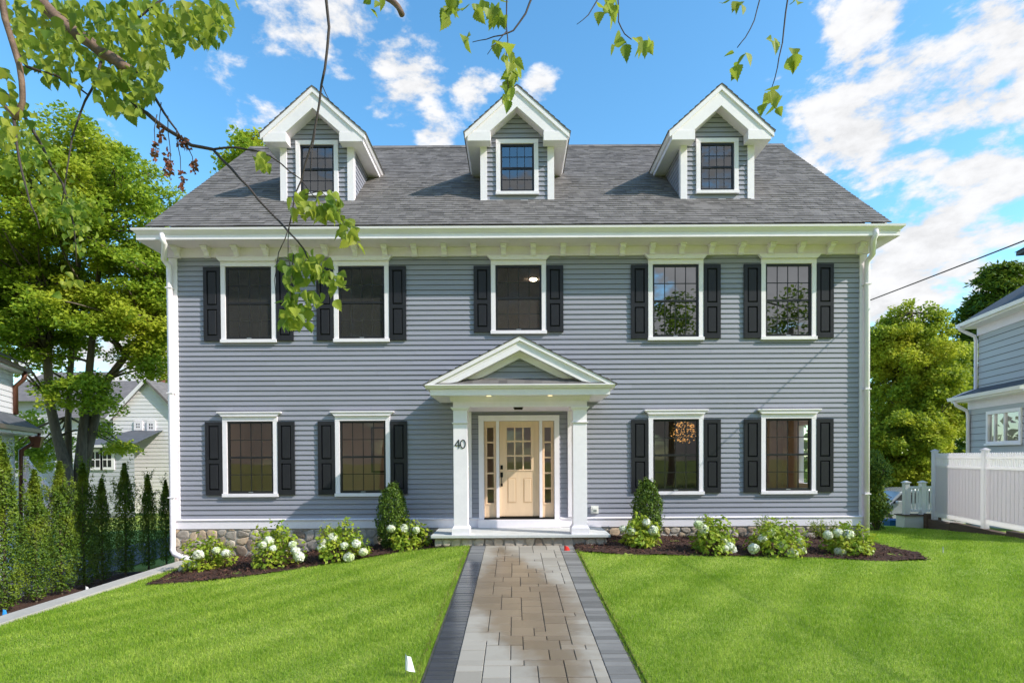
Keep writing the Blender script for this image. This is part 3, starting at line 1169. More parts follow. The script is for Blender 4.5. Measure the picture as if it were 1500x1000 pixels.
# covers of the eave returns
for sx, a, b in ((-1, -8.04, -7.56), (1, 7.79, 8.27)):
    mb = MB()
    mb.add([(a, 12.05, 6.632), (b, 12.05, 6.632), (b, 14.15, 6.66), (a, 14.15, 6.66)], [(0, 1, 2, 3)])
    mb.build('eave_return_flashing', 'roof', house)

# scroll brackets
def bracket_mb(x):
    mb = MB()
    y0, zt = 12.602, 6.392
    prof = [(0, -.205), (.055, -.205), (.072, -.192), (.066, -.165), (.075, -.13), (.105, -.10), (.155, -.085), (.180, -.068), (.185, -.030), (0, -.030)]
    mb.prism([(y0 - o, zt + dz) for o, dz in prof], 'x', x - .055, x + .055)
    mb.box(x - .068, x + .068, y0 - .215, y0 - .001, zt - .0285, zt - .001)
    mb.box(x - .064, x + .064, y0 - .085, y0 - .001, zt - .219, zt - .2065)
    return mb


bm0 = bracket_mb(0).mesh('bracket')
for k in range(24):
    x = XC + (k - 11.5) * .652
    o = bpy.data.objects.new('bracket', bm0)
    COL.objects.link(o)
    o.parent = house
    o.location = (x - XC, -17.0, 0)
bm0.materials.append(M['trim'])

# main roof
RX0, RX1 = XC - 7.88, XC + 7.88
RIDGE_Y = 16.95
EY, EZ = 12.07, 6.66
RTOP = EZ + ROOF_SL * (RIDGE_Y - EY)
mb = MB()
y, z = EY, EZ
dy = ROOF_RUN / math.hypot(1, ROOF_SL)
ZR0 = 6.69
n = int((RIDGE_Y - EY) / dy) + 1
LN = math.hypot(1, ROOF_SL)
ny_, nz_ = -ROOF_SL / LN, 1 / LN
for k in range(n):
    ya = EY + k * dy
    yb = min(ya + dy * 1.05, RIDGE_Y)
    za, zb = ZR0 + ROOF_SL * (ya - EY) - .02, ZR0 + ROOF_SL * (yb - EY) - .02
    h = .011
    # shingle tabs of uneven thickness along the course
    x = RX0
    segs = []
    rr = random.Random(k)
    while x < RX1:
        w = rr.choice((.17, .17, .31, .24, .12))
        segs.append((x, min(x + w, RX1)))
        x += w
    for a, b in segs:
        hh = h * rr.choice((.55, 1.0, 1.25))
        mb.add([(a, ya + ny_ * hh, za + nz_ * hh), (b, ya + ny_ * hh, za + nz_ * hh), (b, yb, zb), (a, yb, zb), (a, ya, za), (b, ya, za)], [(0, 1, 2, 3), (4, 5, 1, 0)])
mb.add([(RX0, EY, EZ), (RX1, EY, EZ), (RX1, RIDGE_Y, RTOP), (RX0, RIDGE_Y, RTOP)], [(0, 1, 2, 3)])
mb.add([(RX0, RIDGE_Y, RTOP + .015), (RX1, RIDGE_Y, RTOP + .015), (RX1, 21.85, 6.6), (RX0, 21.85, 6.6)], [(0, 1, 2, 3)])
roof = mb.build('roof', 'roof', house)
mb = MB()
x = RX0
while x < RX1:
    mb.prism([(RIDGE_Y - .16, RTOP - .10), (RIDGE_Y, RTOP + .055), (RIDGE_Y + .16, RTOP - .10), (RIDGE_Y, RTOP + .03)], 'x', x, min(x + .2, RX1 - .001))
    x += .2
mb.build('ridge_cap', 'roof', roof)
# rake boards on the gable ends
for x0, x1 in ((RX0 + .02, RX0 + .06), (RX1 - .06, RX1 - .02)):
    mb = MB()
    mb.prism([(12.2, 6.50), (12.2, 6.72), (RIDGE_Y, RTOP - .03), (21.7, 6.62), (21.7, 6.42), (RIDGE_Y, RTOP - .25)], 'x', x0, x1)
    mb.build('rake_board', 'trim', house)
for x0, x1 in ((RX0 + .06, -7.58), (7.80, RX1 - .06)):
    mb = MB()
    mb.add([(x0, 12.2, 6.58), (x1, 12.2, 6.58), (x1, RIDGE_Y, RTOP - .14), (x0, RIDGE_Y, RTOP - .14), (x1, 21.7, 6.5), (x0, 21.7, 6.5)], [(0, 1, 2, 3), (3, 2, 4, 5)])
    mb.build('rake_soffit', 'soffit', house)

# downspouts
def downspout(pts, name='downspout'):
    mb = MB()
    mb.tube(pts, .058, 8, flat=(1, 0, 0))
    o = mb.build(name, 'gutter', house, smooth=True)
    return o


lp = at(238, 346, 12.10)
xw = -7.545
d1 = downspout([(lp.x, 12.10, 6.52), (lp.x, 12.10, 6.40), (lp.x + .03, 12.13, 6.33), (xw - .05, 12.43, 6.10), (xw, 12.535, 5.98), (xw, 12.545, 5.85), (xw, 12.545, -.12), (xw, 12.53, -.24), (xw + .06, 12.50, -.33), (xw + .22, 12.45, -.38), (xw + .52, 12.38, -.43)])
rp = at(1283, 340, 12.10)
xr = 7.775
d2 = downspout([(rp.x, 12.10, 6.52), (rp.x, 12.10, 6.42), (rp.x - .03, 12.13, 6.33), (xr + .05, 12.43, 6.12), (xr, 12.535, 6.0), (xr, 12.545, 5.87), (xr, 12.545, .0)])
for d, xx in ((d1, xw), (d2, xr)):
    for zz in (.9, 3.2, 5.5):
        mb = MB()
        mb.box(xx - .066, xx + .066, 12.482, 12.612, zz, zz + .022)
        mb.build('strap', 'gutter', d)

# ------------------------------------------------------------------ windows
def sash_mb(cx, z0, z1, y, w, rows=2, cols=4):
    """a double hung sash pair: frame, meeting rail and muntins (dark)"""
    mb = MB()
    fw = .042
    x0, x1 = cx - w / 2, cx + w / 2
    zm = (z0 + z1) / 2
    mb.box(x0, x0 + fw, y, y + .06, z0, z1)
    mb.box(x1 - fw, x1, y, y + .06, z0, z1)
    mb.box(x0 + fw, x1 - fw, y, y + .06, z0, z0 + .055)
    mb.box(x0 + fw, x1 - fw, y, y + .06, z1 - .045, z1)
    mb.box(x0 + fw, x1 - fw, y + .004, y + .062, zm - .022, zm + .022)
    return mb


def muntin_mb(cx, z0, z1, y, w, rows=2, cols=4, t=.017):
    mb = MB()
    fw = .042
    x0, x1 = cx - w / 2 + fw, cx + w / 2 - fw
    zm = (z0 + z1) / 2
    for a, b in ((z0 + .055, zm - .022), (zm + .022, z1 - .045)):
        for k in range(1, cols):
            x = x0 + (x1 - x0) * k / cols
            mb.box(x - t / 2, x + t / 2, y + .022, y + .034, a, b)
        for k in range(1, rows):
            z = a + (b - a) * k / rows
            mb.box(x0, x1, y + .020, y + .036, z - t / 2, z + t / 2)
    return mb


def window(cx, z0, z1, kind, screened, lock=True):
    t = .035
    y0, y1 = WY - .043, WY + .02
    mb = MB()
    h = HALF
    s = SW / 2
    mb.box(cx - h, cx - s, y0, y1, z0 - .001, z1 + .001)
    mb.box(cx + s, cx + h, y0, y1, z0 - .001, z1 + .001)
    mb.box(cx - h - .001, cx + h + .001, y0 - .002, y1, z1 + .002, z1 + .105)
    mb.box(cx - h - .012, cx + h + .012, y0 - .028, y1, z0 - .075, z0 - .003)
    # jamb returns
    mb.box(cx - s - .004, cx - s + .002, y1, WY + .14, z0, z1)
    mb.box(cx + s - .002, cx + s + .004, y1, WY + .14, z0, z1)
    win = mb.build('window', 'trim', house, bevel=.004)
    mb = MB()
    za = z1 + .107
    if kind == 'up':
        zb = 6.193
        mb.prism([(cx - h - .004, za), (cx + h + .004, za), (cx + h + .085, zb), (cx - h - .085, zb)], 'y', WY - .105, WY - .02)
    else:
        mb.prism([(cx - h - .004, za), (cx + h + .004, za), (cx + h + .03, za + .03), (cx + h + .078, za + .072), (cx - h - .078, za + .072), (cx - h - .03, za + .03)], 'y', WY - .085, WY)
        mb.box(cx - h - .095, cx + h + .095, WY - .105, WY + .002, za + .0735, za + .105)
    mb.build('crown', 'trim', win, bevel=.003)
    ys = WY - .012
    sm = sash_mb(cx, z0, z1, ys, SW - .004).build('sash', 'sash', win, bevel=.002)
    muntin_mb(cx, z0, z1, ys, SW - .004).build('muntin', 'sash', win)
    mb = MB()
    mb.add([(cx - s + .03, ys + .028, z0 + .03), (cx + s - .03, ys + .028, z0 + .03), (cx + s - .03, ys + .028, z1 - .03), (cx - s + .03, ys + .028, z1 - .03)], [(0, 1, 2, 3)])
    mb.build('pane', 'upglass' if kind == 'up' and not screened else 'glass', win)
    if screened:
        mb = MB()
        mb.add([(cx - s + .03, ys + .014, z0 + .04), (cx + s - .03, ys + .014, z0 + .04), (cx + s - .03, ys + .014, z1 - .03), (cx - s + .03, ys + .014, z1 - .03)], [(0, 1, 2, 3)])
        mb.build('insect_screen', 'screen', win)
    mb = MB()
    mb.box(cx - .05, cx + .05, ys - .010, ys - .002, z0 + .018, z0 + .036)
    mb.build('sash_lift', 'metal', win)
    return win


for cx, z0, z1, k, i in WIN:
    window(cx, z0, z1, k, (k == 'up' and i < 3))


# shutters, two raised panels each
def shutter_mesh(w, h):
    mb = MB()
    st = .075
    y0, y1 = -.045, -.008
    mb.box(-w / 2, -w / 2 + st, y0, y1, 0, h)
    mb.box(w / 2 - st, w / 2, y0, y1, 0, h)
    mid = h * .455
    rails = ((0, .115), (mid - .04, mid + .045), (h - .085, h))
    for a, b in rails:
        mb.box(-w / 2 + st, w / 2 - st, y0 + .001, y1, a, b)
    for a, b in ((rails[0][1], rails[1][0]), (rails[1][1], rails[2][0])):
        x0, x1 = -w / 2 + st, w / 2 - st
        mb.add([(x0, y1 - .006, a), (x1, y1 - .006, a), (x1, y1 - .006, b), (x0, y1 - .006, b),
                (x0 + .012, y1 - .008, a + .012), (x1 - .012, y1 - .008, a + .012), (x1 - .012, y1 - .008, b - .012), (x0 + .012, y1 - .008, b - .012),
                (x0 + .032, y0 + .004, a + .034), (x1 - .032, y0 + .004, a + .034), (x1 - .032, y0 + .004, b - .034), (x0 + .032, y0 + .004, b - .034)],
               [(0, 1, 5, 4), (1, 2, 6, 5), (2, 3, 7, 6), (3, 0, 4, 7), (4, 5, 9, 8), (5, 6, 10, 9), (6, 7, 11, 10), (7, 4, 8, 11), (8, 9, 10, 11)])
    me = mb.mesh('shutter')
    me.materials.append(M['shutter'])
    return me


SHW = .375
sh_full, sh_mid = shutter_mesh(SHW, 1.625), shutter_mesh(SHW, 1.46)
for cx, z0, z1, k, i in WIN:
    me = sh_mid if (k == 'up' and i == 2) else sh_full
    for sg in (-1, 1):
        o = bpy.data.objects.new('shutter', me)
        COL.objects.link(o)
        o.parent = house
        o.location = (cx + sg * (HALF + SHW / 2 + .004) - XC, WY - 17.0 - .006, z0 - .035)

# interior shell
mb = MB()
IY = 16.4
for z0, z1 in ((.44, 3.05), (3.75, 6.30)):
    mb.add([(-7.5, IY, z0), (7.74, IY, z0), (7.74, IY, z1), (-7.5, IY, z1)], [(0, 1, 2, 3)])
    mb.add([(-7.5, WY + .13, z1), (7.74, WY + .13, z1), (7.74, IY, z1), (-7.5, IY, z1)], [(0, 1, 2, 3)])
    mb.add([(-7.5, WY + .13, z0), (-7.5, IY, z0), (-7.5, IY, z1), (-7.5, WY + .13, z1)], [(0, 1, 2, 3)])
    for xp in (-1.9, 2.1, 4.95):
        mb.box(xp - .05, xp + .05, WY + .15, IY, z0, z1)
x = 7.74
for (a, b, z0, z1) in ((WY + .13, SWIN[0], .44, 3.05), (SWIN[1], IY, .44, 3.05), (SWIN[0], SWIN[1], .44, SWIN[2]), (SWIN[0], SWIN[1], SWIN[3], 3.05), (WY + .13, IY, 3.75, 6.3)):
    mb.add([(x, a, z0), (x, b, z0), (x, b, z1), (x, a, z1)], [(0, 1, 2, 3)])
intr = mb.build('interior_wall', 'interior', house)
mb = MB()
for z0 in (.44, 3.75):
    mb.add([(-7.5, WY + .13, z0 + .001), (7.74, WY + .13, z0 + .001), (7.74, IY, z0 + .001), (-7.5, IY, z0 + .001)], [(0, 1, 2, 3)])
mb.build('interior_floor', 'floorwood', house)
# lit ceiling lamp of the upper middle window; the others are added to brighten rooms
for x_, y_, z_ in ((.52, 14.6, 6.295), (-5.9, 14.6, 3.045), (-3.3, 14.4, 3.045), (6.3, 14.4, 3.045), (.1, 14.4, 3.045)):
    mb = MB()
    mb.tube([(x_, y_, z_), (x_, y_, z_ - .02)], [.09, .08], 16)
    mb.build('ceiling_lamp_or_fill', 'room_lamp_fill', house)
# white trimmed side window seen through the lower right window
mb = MB()
for a, b, z0, z1 in ((SWIN[0] - .1, SWIN[0] + .03, SWIN[2] - .1, SWIN[3] + .1), (SWIN[1] - .03, SWIN[1] + .1, SWIN[2] - .1, SWIN[3] + .1), (SWIN[0], SWIN[1], SWIN[2] - .1, SWIN[2] + .03), (SWIN[0], SWIN[1], SWIN[3] - .03, SWIN[3] + .1), (SWIN[0], SWIN[1], 1.78, 1.82)):
    mb.box(7.70, 7.83, a, b, z0, z1)
mb.build('side_window', 'trim', house)

# ------------------------------------------------------------------ dormers
DZ0 = 7.60
DY = 13.28
DSL = .889


def main_y(z):
    return EY + (z - ZR0 + .02) / ROOF_SL


def dormer(cx):
    d = MB()
    hw = .835
    zpk = 9.775                                   # siding peak
    zev = 8.97
    clip = lambda z: (cx - hw, cx + hw) if z < zpk - DSL * hw else (cx - (zpk - z) / DSL, cx + (zpk - z) / DSL)
    wh = (cx - .41, cx + .41, 7.88, 9.02)
    siding(d, cx - hw, cx + hw, DZ0, zpk, DY, [wh], clip=clip)
    # cheeks
    for sg in (-1, 1):
        z = DZ0
        while z < 9.0:
            zt = z + EXPO
            ya, yb = main_y(z) + .05, main_y(zt) + .05
            if yb > DY:
                x = cx + sg * hw
                d.add([(x + sg * .012, DY, z), (x + sg * .012, max(ya, DY), z), (x, max(yb, DY), zt), (x, DY, zt), (x, DY, z), (x, max(ya, DY), z)], [(0, 1, 2, 3), (0, 1, 5, 4)])
            z = zt
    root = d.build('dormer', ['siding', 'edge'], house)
    for sg in (-1, 1):
        c = MB()
        xo, xi = cx + sg * (hw + .018), cx + sg * (hw - .135)
        c.box(xo, xi, DY - .04, DY + .0, DZ0 + .06, 8.93)
        c.box(cx + sg * (hw + .018), cx + sg * (hw - .002), DY + .001, DY + .10, DZ0 + .10, 8.93)
        c.build('corner_board', 'trim', root, bevel=.003)
    # bottom white flashing line
    c = MB()
    c.box(cx - hw - .02, cx + hw + .02, DY - .05, DY - .042, main_y(0) * 0 + 7.655, 7.70)
    c.build('base_trim', 'trim', root)
    # rake trim in two steps: thin crown in front, wide board behind
    hx, zp = 1.185, 10.17
    def rake(x_out, zpk_, vth, y0, y1, zcut, name, mat='trim'):
        r = MB()
        for sg in (-1, 1):
            zo = zpk_ - DSL * x_out
            lo = zo - min(vth, .12)
            pts = [(cx, zpk_), (cx + sg * x_out, zo), (cx + sg * x_out, lo), (cx + sg * min(x_out - .01, (zpk_ - vth - lo) / DSL), lo), (cx, zpk_ - vth)]
            r.prism(pts, 'y', y0 + (0.0 if sg < 0 else .0007), y1)
        return r.build(name, mat, root, bevel=.003)
    rake(hx, zp - .02, .12, 12.955, 13.02, 0, 'rake_crown')
    rake(hx - .055, zp - .06, .42, 12.985, 13.06, 0, 'rake_board')
    # sloping soffit under the rake
    r = MB()
    for sg in (-1, 1):
        a = [(cx, zp - .475), (cx + sg * .66, zp - .475 - DSL * .66), (cx + sg * .66, zp - .435 - DSL * .66), (cx, zp - .435)]
        r.prism(a, 'y', 13.061, DY + .06)
    r.build('rake_soffit', 'soffit', root)
    # boxed returns / side eaves
    for sg in (-1, 1):
        e = MB()
        e.box(cx + sg * .60, cx + sg * 1.125, 12.972, DY - .045, 8.92, 9.13)
        e.box(cx + sg * .84, cx + sg * 1.125, DY - .045, 14.95, 8.92, 9.13)
        eo = e.build('eave_box', 'trim', root, bevel=.004)
        e = MB()
        e.prism([(cx + sg * 1.127, 9.02), (cx + sg * 1.155, 9.03), (cx + sg * 1.195, 9.10), (cx + sg * 1.195, 9.135), (cx + sg * 1.127, 9.135)], 'y', 12.957, 15.0)
        e.build('eave_crown', 'trim', root)
    # roof slopes
    r = MB()
    for sg in (-1, 1):
        nseg = 10
        for k in range(nseg):
            xa, xb = 1.21 * (1 - k / nseg), 1.21 * (1 - (k + 1) / nseg)
            za, zb = zp - DSL * xa + .005, zp - DSL * xb + .005
            t = .014
            X = lambda q: cx + sg * q
            r.add([(X(xa) + sg * t * .6, 12.943, za + t), (X(xa) + sg * t * .6, main_y(za) + .3, za + t), (X(xb), main_y(zb) + .3, zb), (X(xb), 12.943, zb), (X(xa), 12.943, za), (X(xa), main_y(za) + .3, za)], [(0, 1, 2, 3), (0, 1, 5, 4)])
        r.prism([(cx + sg * 1.21, zp - DSL * 1.21 + .004), (cx, zp + .004), (cx, zp - .016), (cx + sg * 1.21, zp - DSL * 1.21 - .016)], 'y', 12.945, 13.0)
    r.build('roof', 'roof', root)
    # window
    w = MB()
    h, s, z0, z1 = .49, .39, 7.90, 9.0
    y0 = DY - .045
    w.box(cx - h, cx - s, y0, DY + .02, z0 - .001, z1 + .001)
    w.box(cx + s, cx + h, y0, DY + .02, z0 - .001, z1 + .001)
    w.box(cx - h - .001, cx + h + .001, y0 - .002, DY + .02, z1 + .002, z1 + .10)
    w.box(cx - h - .010, cx + h + .010, y0 - .026, DY + .02, z0 - .075, z0 - .003)
    w.build('window_casing', 'trim', root, bevel=.004)
    sash_mb(cx, z0, z1, DY - .012, 2 * s - .004).build('sash', 'sash', root, bevel=.002)
    muntin_mb(cx, z0, z1, DY - .012, 2 * s - .004, 2, 4, .014).build('muntin', 'sash', root)
    w = MB()
    w.add([(cx - s + .03, DY + .016, z0 + .03), (cx + s - .03, DY + .016, z0 + .03), (cx + s - .03, DY + .016, z1 - .03), (cx - s + .03, DY + .016, z1 - .03)], [(0, 1, 2, 3)])
    w.build('pane', 'skyglass', root)
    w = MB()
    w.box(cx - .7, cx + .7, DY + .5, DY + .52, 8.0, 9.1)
    w.build('blind_or_dark_back', 'dark', root)  # dark sheet painted in for the unlit attic behind the pane


for k in (-1, 0, 1):
    dormer(XC - .01 + k * 4.63)

# ------------------------------------------------------------------ portico
PC = .125
mb = MB()
mb.box(PC - 1.80, PC + 1.80, 11.37, 12.60, .143, .20)
slab = mb.build('portico', 'bluestone', house, bevel=.006)
mb = MB()
mb.box(PC - 1.72, PC + 1.72, 11.47, 12.6, -.12, .141)
base = mb.build('porch_base', 'mortar', slab)
mb = MB()
stones(mb, voronoi(PC - 1.74, PC + 1.74, -.05, .138, .21, .25), 11.468, .008, .03)
mb.build('porch_stone_facing', 'stone', slab)
for sg in (-1, 1):
    cx, cy, w = PC + sg * 1.205, 11.60, .28
    mb = MB()
    mb.frustum(cx, cy, .201, .330, .36, .36, .36, .36)
    mb.frustum(cx, cy, .3305, .375, .345, .345, .29, .29)
    mb.frustum(cx, cy, .3755, 2.43, w, w, w, w)
    mb.frustum(cx, cy, 2.431, 2.447, .30, .30, .335, .335)
    mb.frustum(cx, cy, 2.4475, 2.462, .335, .335, .335, .335)
    mb.frustum(cx, cy, 2.463, 2.70, w, w, w, w)
    mb.frustum(cx, cy, 2.7005, 2.745, .29, .29, .365, .365)
    mb.frustum(cx, cy, 2.7455, 2.768, .372, .372, .372, .372)
    mb.build('column', 'trim', slab, bevel=.003)
    # pilaster against the wall
    mb = MB()
    mb.box(cx - .14, cx + .14, 12.57, 12.63, .425, 2.768)
    mb.build('pilaster', 'trim', slab, bevel=.003)
mb = MB()
mb.box(PC - 1.345, PC + 1.345, 11.43, 12.635, 2.77, 2.97)
mb.prism([(11.432, 2.88), (11.40, 2.93), (11.37, 2.972), (11.44, 2.972)], 'x', PC - 1.40, PC + 1.40)
mb.build('beam', 'soffit', slab, bevel=.003)
mb = MB()
mb.box(PC - 1.762, PC + 1.762, 11.15, 12.632, 2.974, 3.096)
mb.build('cornice', 'trim', slab, bevel=.003)
mb = MB()
a, b = PC - 1.762, PC + 1.762
mb.prism([(11.148, 3.098), (11.10, 3.112), (11.07, 3.150), (11.055, 3.155), (11.055, 3.178), (12.63, 3.178), (12.63, 3.098)], 'x', a - .085, b + .085)
mb.build('crown_moulding', 'trim', slab)
# pediment
PSL = .502
PX, PZ = 1.872, 4.115
def prake(xo, zpk_, vth, y0, y1, name, zmin=3.18, mat='trim'):
    r = MB()
    for sg in (-1, 1):
        zo = zpk_ - PSL * xo
        low = max(zo - vth, zmin)
        xin = (zpk_ - vth - low) / PSL
        pts = [(PC, zpk_), (PC + sg * xo, zo), (PC + sg * xo, min(low, zo - .004))]
        if xin < xo - .01:
            pts.append((PC + sg * xin, low))
        pts.append((PC, zpk_ - vth))
        r.prism(pts, 'y', y0 + (0 if sg < 0 else .0007), y1)
    return r.build(name, mat, slab, bevel=.003)


prake(PX, PZ - .012, .085, 11.06, 11.16, 'rake_crown')
prake(PX - .10, PZ - .065, .085, 11.094, 11.19, 'rake_bed_moulding', 3.19)
prake(PX - .2, PZ - .115, .16, 11.098, 11.26, 'rake_board', 3.23)
prake(PX - .42, PZ - .25, .145, 11.30, 11.42, 'rake_frieze', 3.345)
r = MB()
for sg in (-1, 1):
    r.prism([(PC, PZ - .28), (PC + sg * 1.5, PZ - .28 - PSL * 1.5), (PC + sg * 1.5, PZ - .25 - PSL * 1.5), (PC, PZ - .25)], 'y', 11.262, 11.44)
r.build('rake_soffit', 'soffit', slab)
mb = MB()
siding(mb, PC - 1.2, PC + 1.2, 3.345, 3.74, 11.395, clip=lambda z: (PC - (3.75 - z) / PSL, PC + (3.75 - z) / PSL))
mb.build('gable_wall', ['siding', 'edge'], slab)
mb = MB()
mb.box(PC - .98, PC + .98, 11.36, 11.42, 3.325, 3.344)
mb.build('gable_sill', 'trim', slab)
mb = MB()
for k in range(3):
    ya, yb = 11.07 + .1 * k, 11.07 + .1 * (k + 1)
    za, zb = 3.186 + .051 * k, 3.186 + .051 * (k + 1)
    xin = 1.845 - .03 * k
    mb.add([(PC - xin, ya, za + .010), (PC + xin, ya, za + .010), (PC + xin - .03, yb, zb), (PC - xin + .03, yb, zb), (PC - xin, ya, za - .004), (PC + xin, ya, za - .004)], [(0, 1, 2, 3), (4, 5, 1, 0)])
mb.build('skirt_roof', 'roof', slab)
r = MB()
for sg in (-1, 1):
    n = 12
    for k in range(n):
        xa, xb = (PX + .02) * (1 - k / n), (PX + .02) * (1 - (k + 1) / n)
        za, zb = PZ - PSL * xa, PZ - PSL * xb
        t = .013
        r.add([(PC + sg * xa, 11.045, za + t), (PC + sg * xa, 12.64, za + t), (PC + sg * xb, 12.64, zb), (PC + sg * xb, 11.045, zb), (PC + sg * xa, 11.045, za), (PC + sg * xa, 12.64, za)], [(0, 1, 2, 3), (0, 1, 5, 4)])
    r.prism([(PC, PZ), (PC + sg * (PX + .02), PZ - PSL * (PX + .02)), (PC + sg * (PX + .02), PZ - PSL * (PX + .02) - .010), (PC, PZ - .010)], 'y', 11.047, 12.62)
r.build('porch_roof', 'roof', slab)
# recessed lights
for px_ in (716, 806):
    p = at(px_, 580, 11.28)
    mb = MB()
    mb.tube([(p.x, 11.28, 2.9735), (p.x, 11.28, 2.965)], [.05, .045], 16)
    mb.build('recessed_light', 'lamp', slab)
# porch ceiling lantern
lx = at(759, 598, 12.0).x
mb = MB()
mb.box(lx - .10, lx + .10, 11.52, 11.66, 2.755, 2.769)
mb.box(lx - .085, lx + .085, 11.535, 11.645, 2.725, 2.754)
mb.build('ceiling_light', 'bronze', slab, bevel=.004)
# house number 40 on the left column
cxl = PC - 1.205
yn = 11.60 - .14
def stroke(mb, pts, r=.0075):
    for (a, b) in zip(pts[:-1], pts[1:]):
        a, b = Vector(a), Vector(b)
        d = (b - a).normalized()
        nrm = Vector((-d.y, d.x)) * r
        a2, b2 = a - d * r * .6, b + d * r * .6
        mb.prism([(a2 - nrm), (b2 - nrm), (b2 + nrm), (a2 + nrm)], 'y', yn - .012, yn - .0005)


nz = at(672, 650, 11.46).z
mb = MB()
x0 = cxl - .105
stroke(mb, [(x0 + .075, nz + .085), (x0, nz - .028)])
stroke(mb, [(x0, nz - .028), (x0 + .10, nz - .028)])
stroke(mb, [(x0 + .075, nz + .085), (x0 + .075, nz - .085)])
mb.build('house_number', 'sash', slab)
mb = MB()
ring = [(cxl + .055 + .048 * math.cos(a), nz + .082 * math.sin(a)) for a in [2 * PI * k / 24 for k in range(25)]]
stroke(mb, ring)
mb.build('house_number', 'sash', slab)

# ------------------------------------------------------------------ front door
def DX(u): return .1105 + (u - 390) * .002727
def DZv(v): return 2.685 - (v - 100) * .002727
mb = MB()
yo, yi = WY - .05, WY + .09
mb.box(DX(62), DX(104), yo, yi, .205, DZv(145))
mb.box(DX(678), DX(718), yo, yi, .205, DZv(145))
mb.box(DX(61), DX(719), yo - .002, yi, DZv(144.5), DZv(100))
mb.box(DX(205), DX(229), yo + .02, yi, DZv(938), DZv(145))
mb.box(DX(556), DX(580), yo + .02, yi, DZv(938), DZv(145))
mb.box(DX(58), DX(722), yo - .09, yi, .205, DZv(945))
frame = mb.build('door_frame', 'trim', house, bevel=.003)
mb = MB()
mb.box(DX(104), DX(678), yo + .0, yi, DZv(944), DZv(930))
mb.build('threshold', 'bronze', frame)


def slab_with_holes(mb, x0, x1, z0, z1, y0, y1, hx, hz):
    """solid leaf with a grid of rectangular openings given as sorted lists of (a,b)"""
    zb = [z0] + [c for a in hz for c in a] + [z1]
    mb.box(x0, hx[0][0], y0, y1, z0, z1)
    mb.box(hx[-1][1], x1, y0, y1, z0, z1)
    mb.box(hx[0][0], hx[-1][1], y0, y1, z0, hz[0][0])
    mb.box(hx[0][0], hx[-1][1], y0, y1, hz[-1][1], z1)
    for (a, b), (c, d) in zip(hz[:-1], hz[1:]):
        mb.box(hx[0][0], hx[-1][1], y0 + .008, y1, b, c)
    for (a, b), (c, d) in zip(hx[:-1], hx[1:]):
        for (e, f_) in hz:
            mb.box(b, c, y0 + .009, y1, e, f_)


ydoor = WY + .035
hx = [(DX(a), DX(b)) for a, b in ((293, 350), (362, 418), (430, 487))]
hz = [(DZv(b), DZv(a)) for a, b in ((435, 540), (316, 422), (198, 303))]
mb = MB()
slab_with_holes(mb, DX(230), DX(555), DZv(922), DZv(146), ydoor, ydoor + .045, hx, hz)
# glazing bead
for a, b, c, d in ((279, 290, 185, 552), (490, 512, 185, 552)):
    mb.box(DX(a), DX(b), ydoor - .012, ydoor - .0005, DZv(d), DZv(c))
mb.box(DX(290), DX(490), ydoor - .012, ydoor - .0005, DZv(552), DZv(541))
mb.box(DX(290), DX(490), ydoor - .012, ydoor - .0005, DZv(196), DZv(185))
door = mb.build('front_door', 'door', house, bevel=.003)
for a, b in ((295, 365), (425, 495)):
    mb = MB()
    x0, x1, z0, z1 = DX(a), DX(b), DZv(812), DZv(612)
    for q in ((x0, x0 + .010, z0, z1), (x1 - .010, x1, z0, z1), (x0 + .010, x1 - .010, z0, z0 + .010), (x0 + .010, x1 - .010, z1 - .010, z1)):
        mb.box(q[0], q[1], ydoor - .003, ydoor - .0004, q[2], q[3])
    mb.cur = 1
    mb.add([(x0 + .03, ydoor - .006, z0 + .03), (x1 - .03, ydoor - .006, z0 + .03), (x1 - .03, ydoor - .006, z1 - .03), (x0 + .03, ydoor - .006, z1 - .03), (x0 + .012, ydoor - .0005, z0 + .012), (x1 - .012, ydoor - .0005, z0 + .012), (x1 - .012, ydoor - .0005, z1 - .012), (x0 + .012, ydoor - .0005, z1 - .012)],
           [(0, 1, 2, 3), (4, 5, 1, 0), (5, 6, 2, 1), (6, 7, 3, 2), (7, 4, 0, 3)])
    mb.build('door_panel', ['doordark', 'door'], door)
mb = MB()
mb.add([(hx[0][0], ydoor + .025, hz[0][0]), (hx[-1][1], ydoor + .025, hz[0][0]), (hx[-1][1], ydoor + .025, hz[-1][1]), (hx[0][0], ydoor + .025, hz[-1][1])], [(0, 1, 2, 3)])
mb.build('door_glass', 'glass', door)
mb = MB()
mb.box(DX(238), DX(258), ydoor - .022, ydoor - .0005, DZv(538), DZv(504))
mb.build('deadbolt', 'bronze', door, bevel=.003)
mb = MB()
mb.box(DX(238), DX(258), ydoor - .018, ydoor - .0005, DZv(602), DZv(562))
mb.box(DX(240), DX(256), ydoor - .018, ydoor - .0005, DZv(676), DZv(655))
mb.tube([(DX(248), ydoor - .015, DZv(585)), (DX(248), ydoor - .06, DZv(598)), (DX(248), ydoor - .065, DZv(630)), (DX(248), ydoor - .05, DZv(660)), (DX(248), ydoor - .012, DZv(668))], .009, 8)
mb.build('door_handle', 'bronze', door)
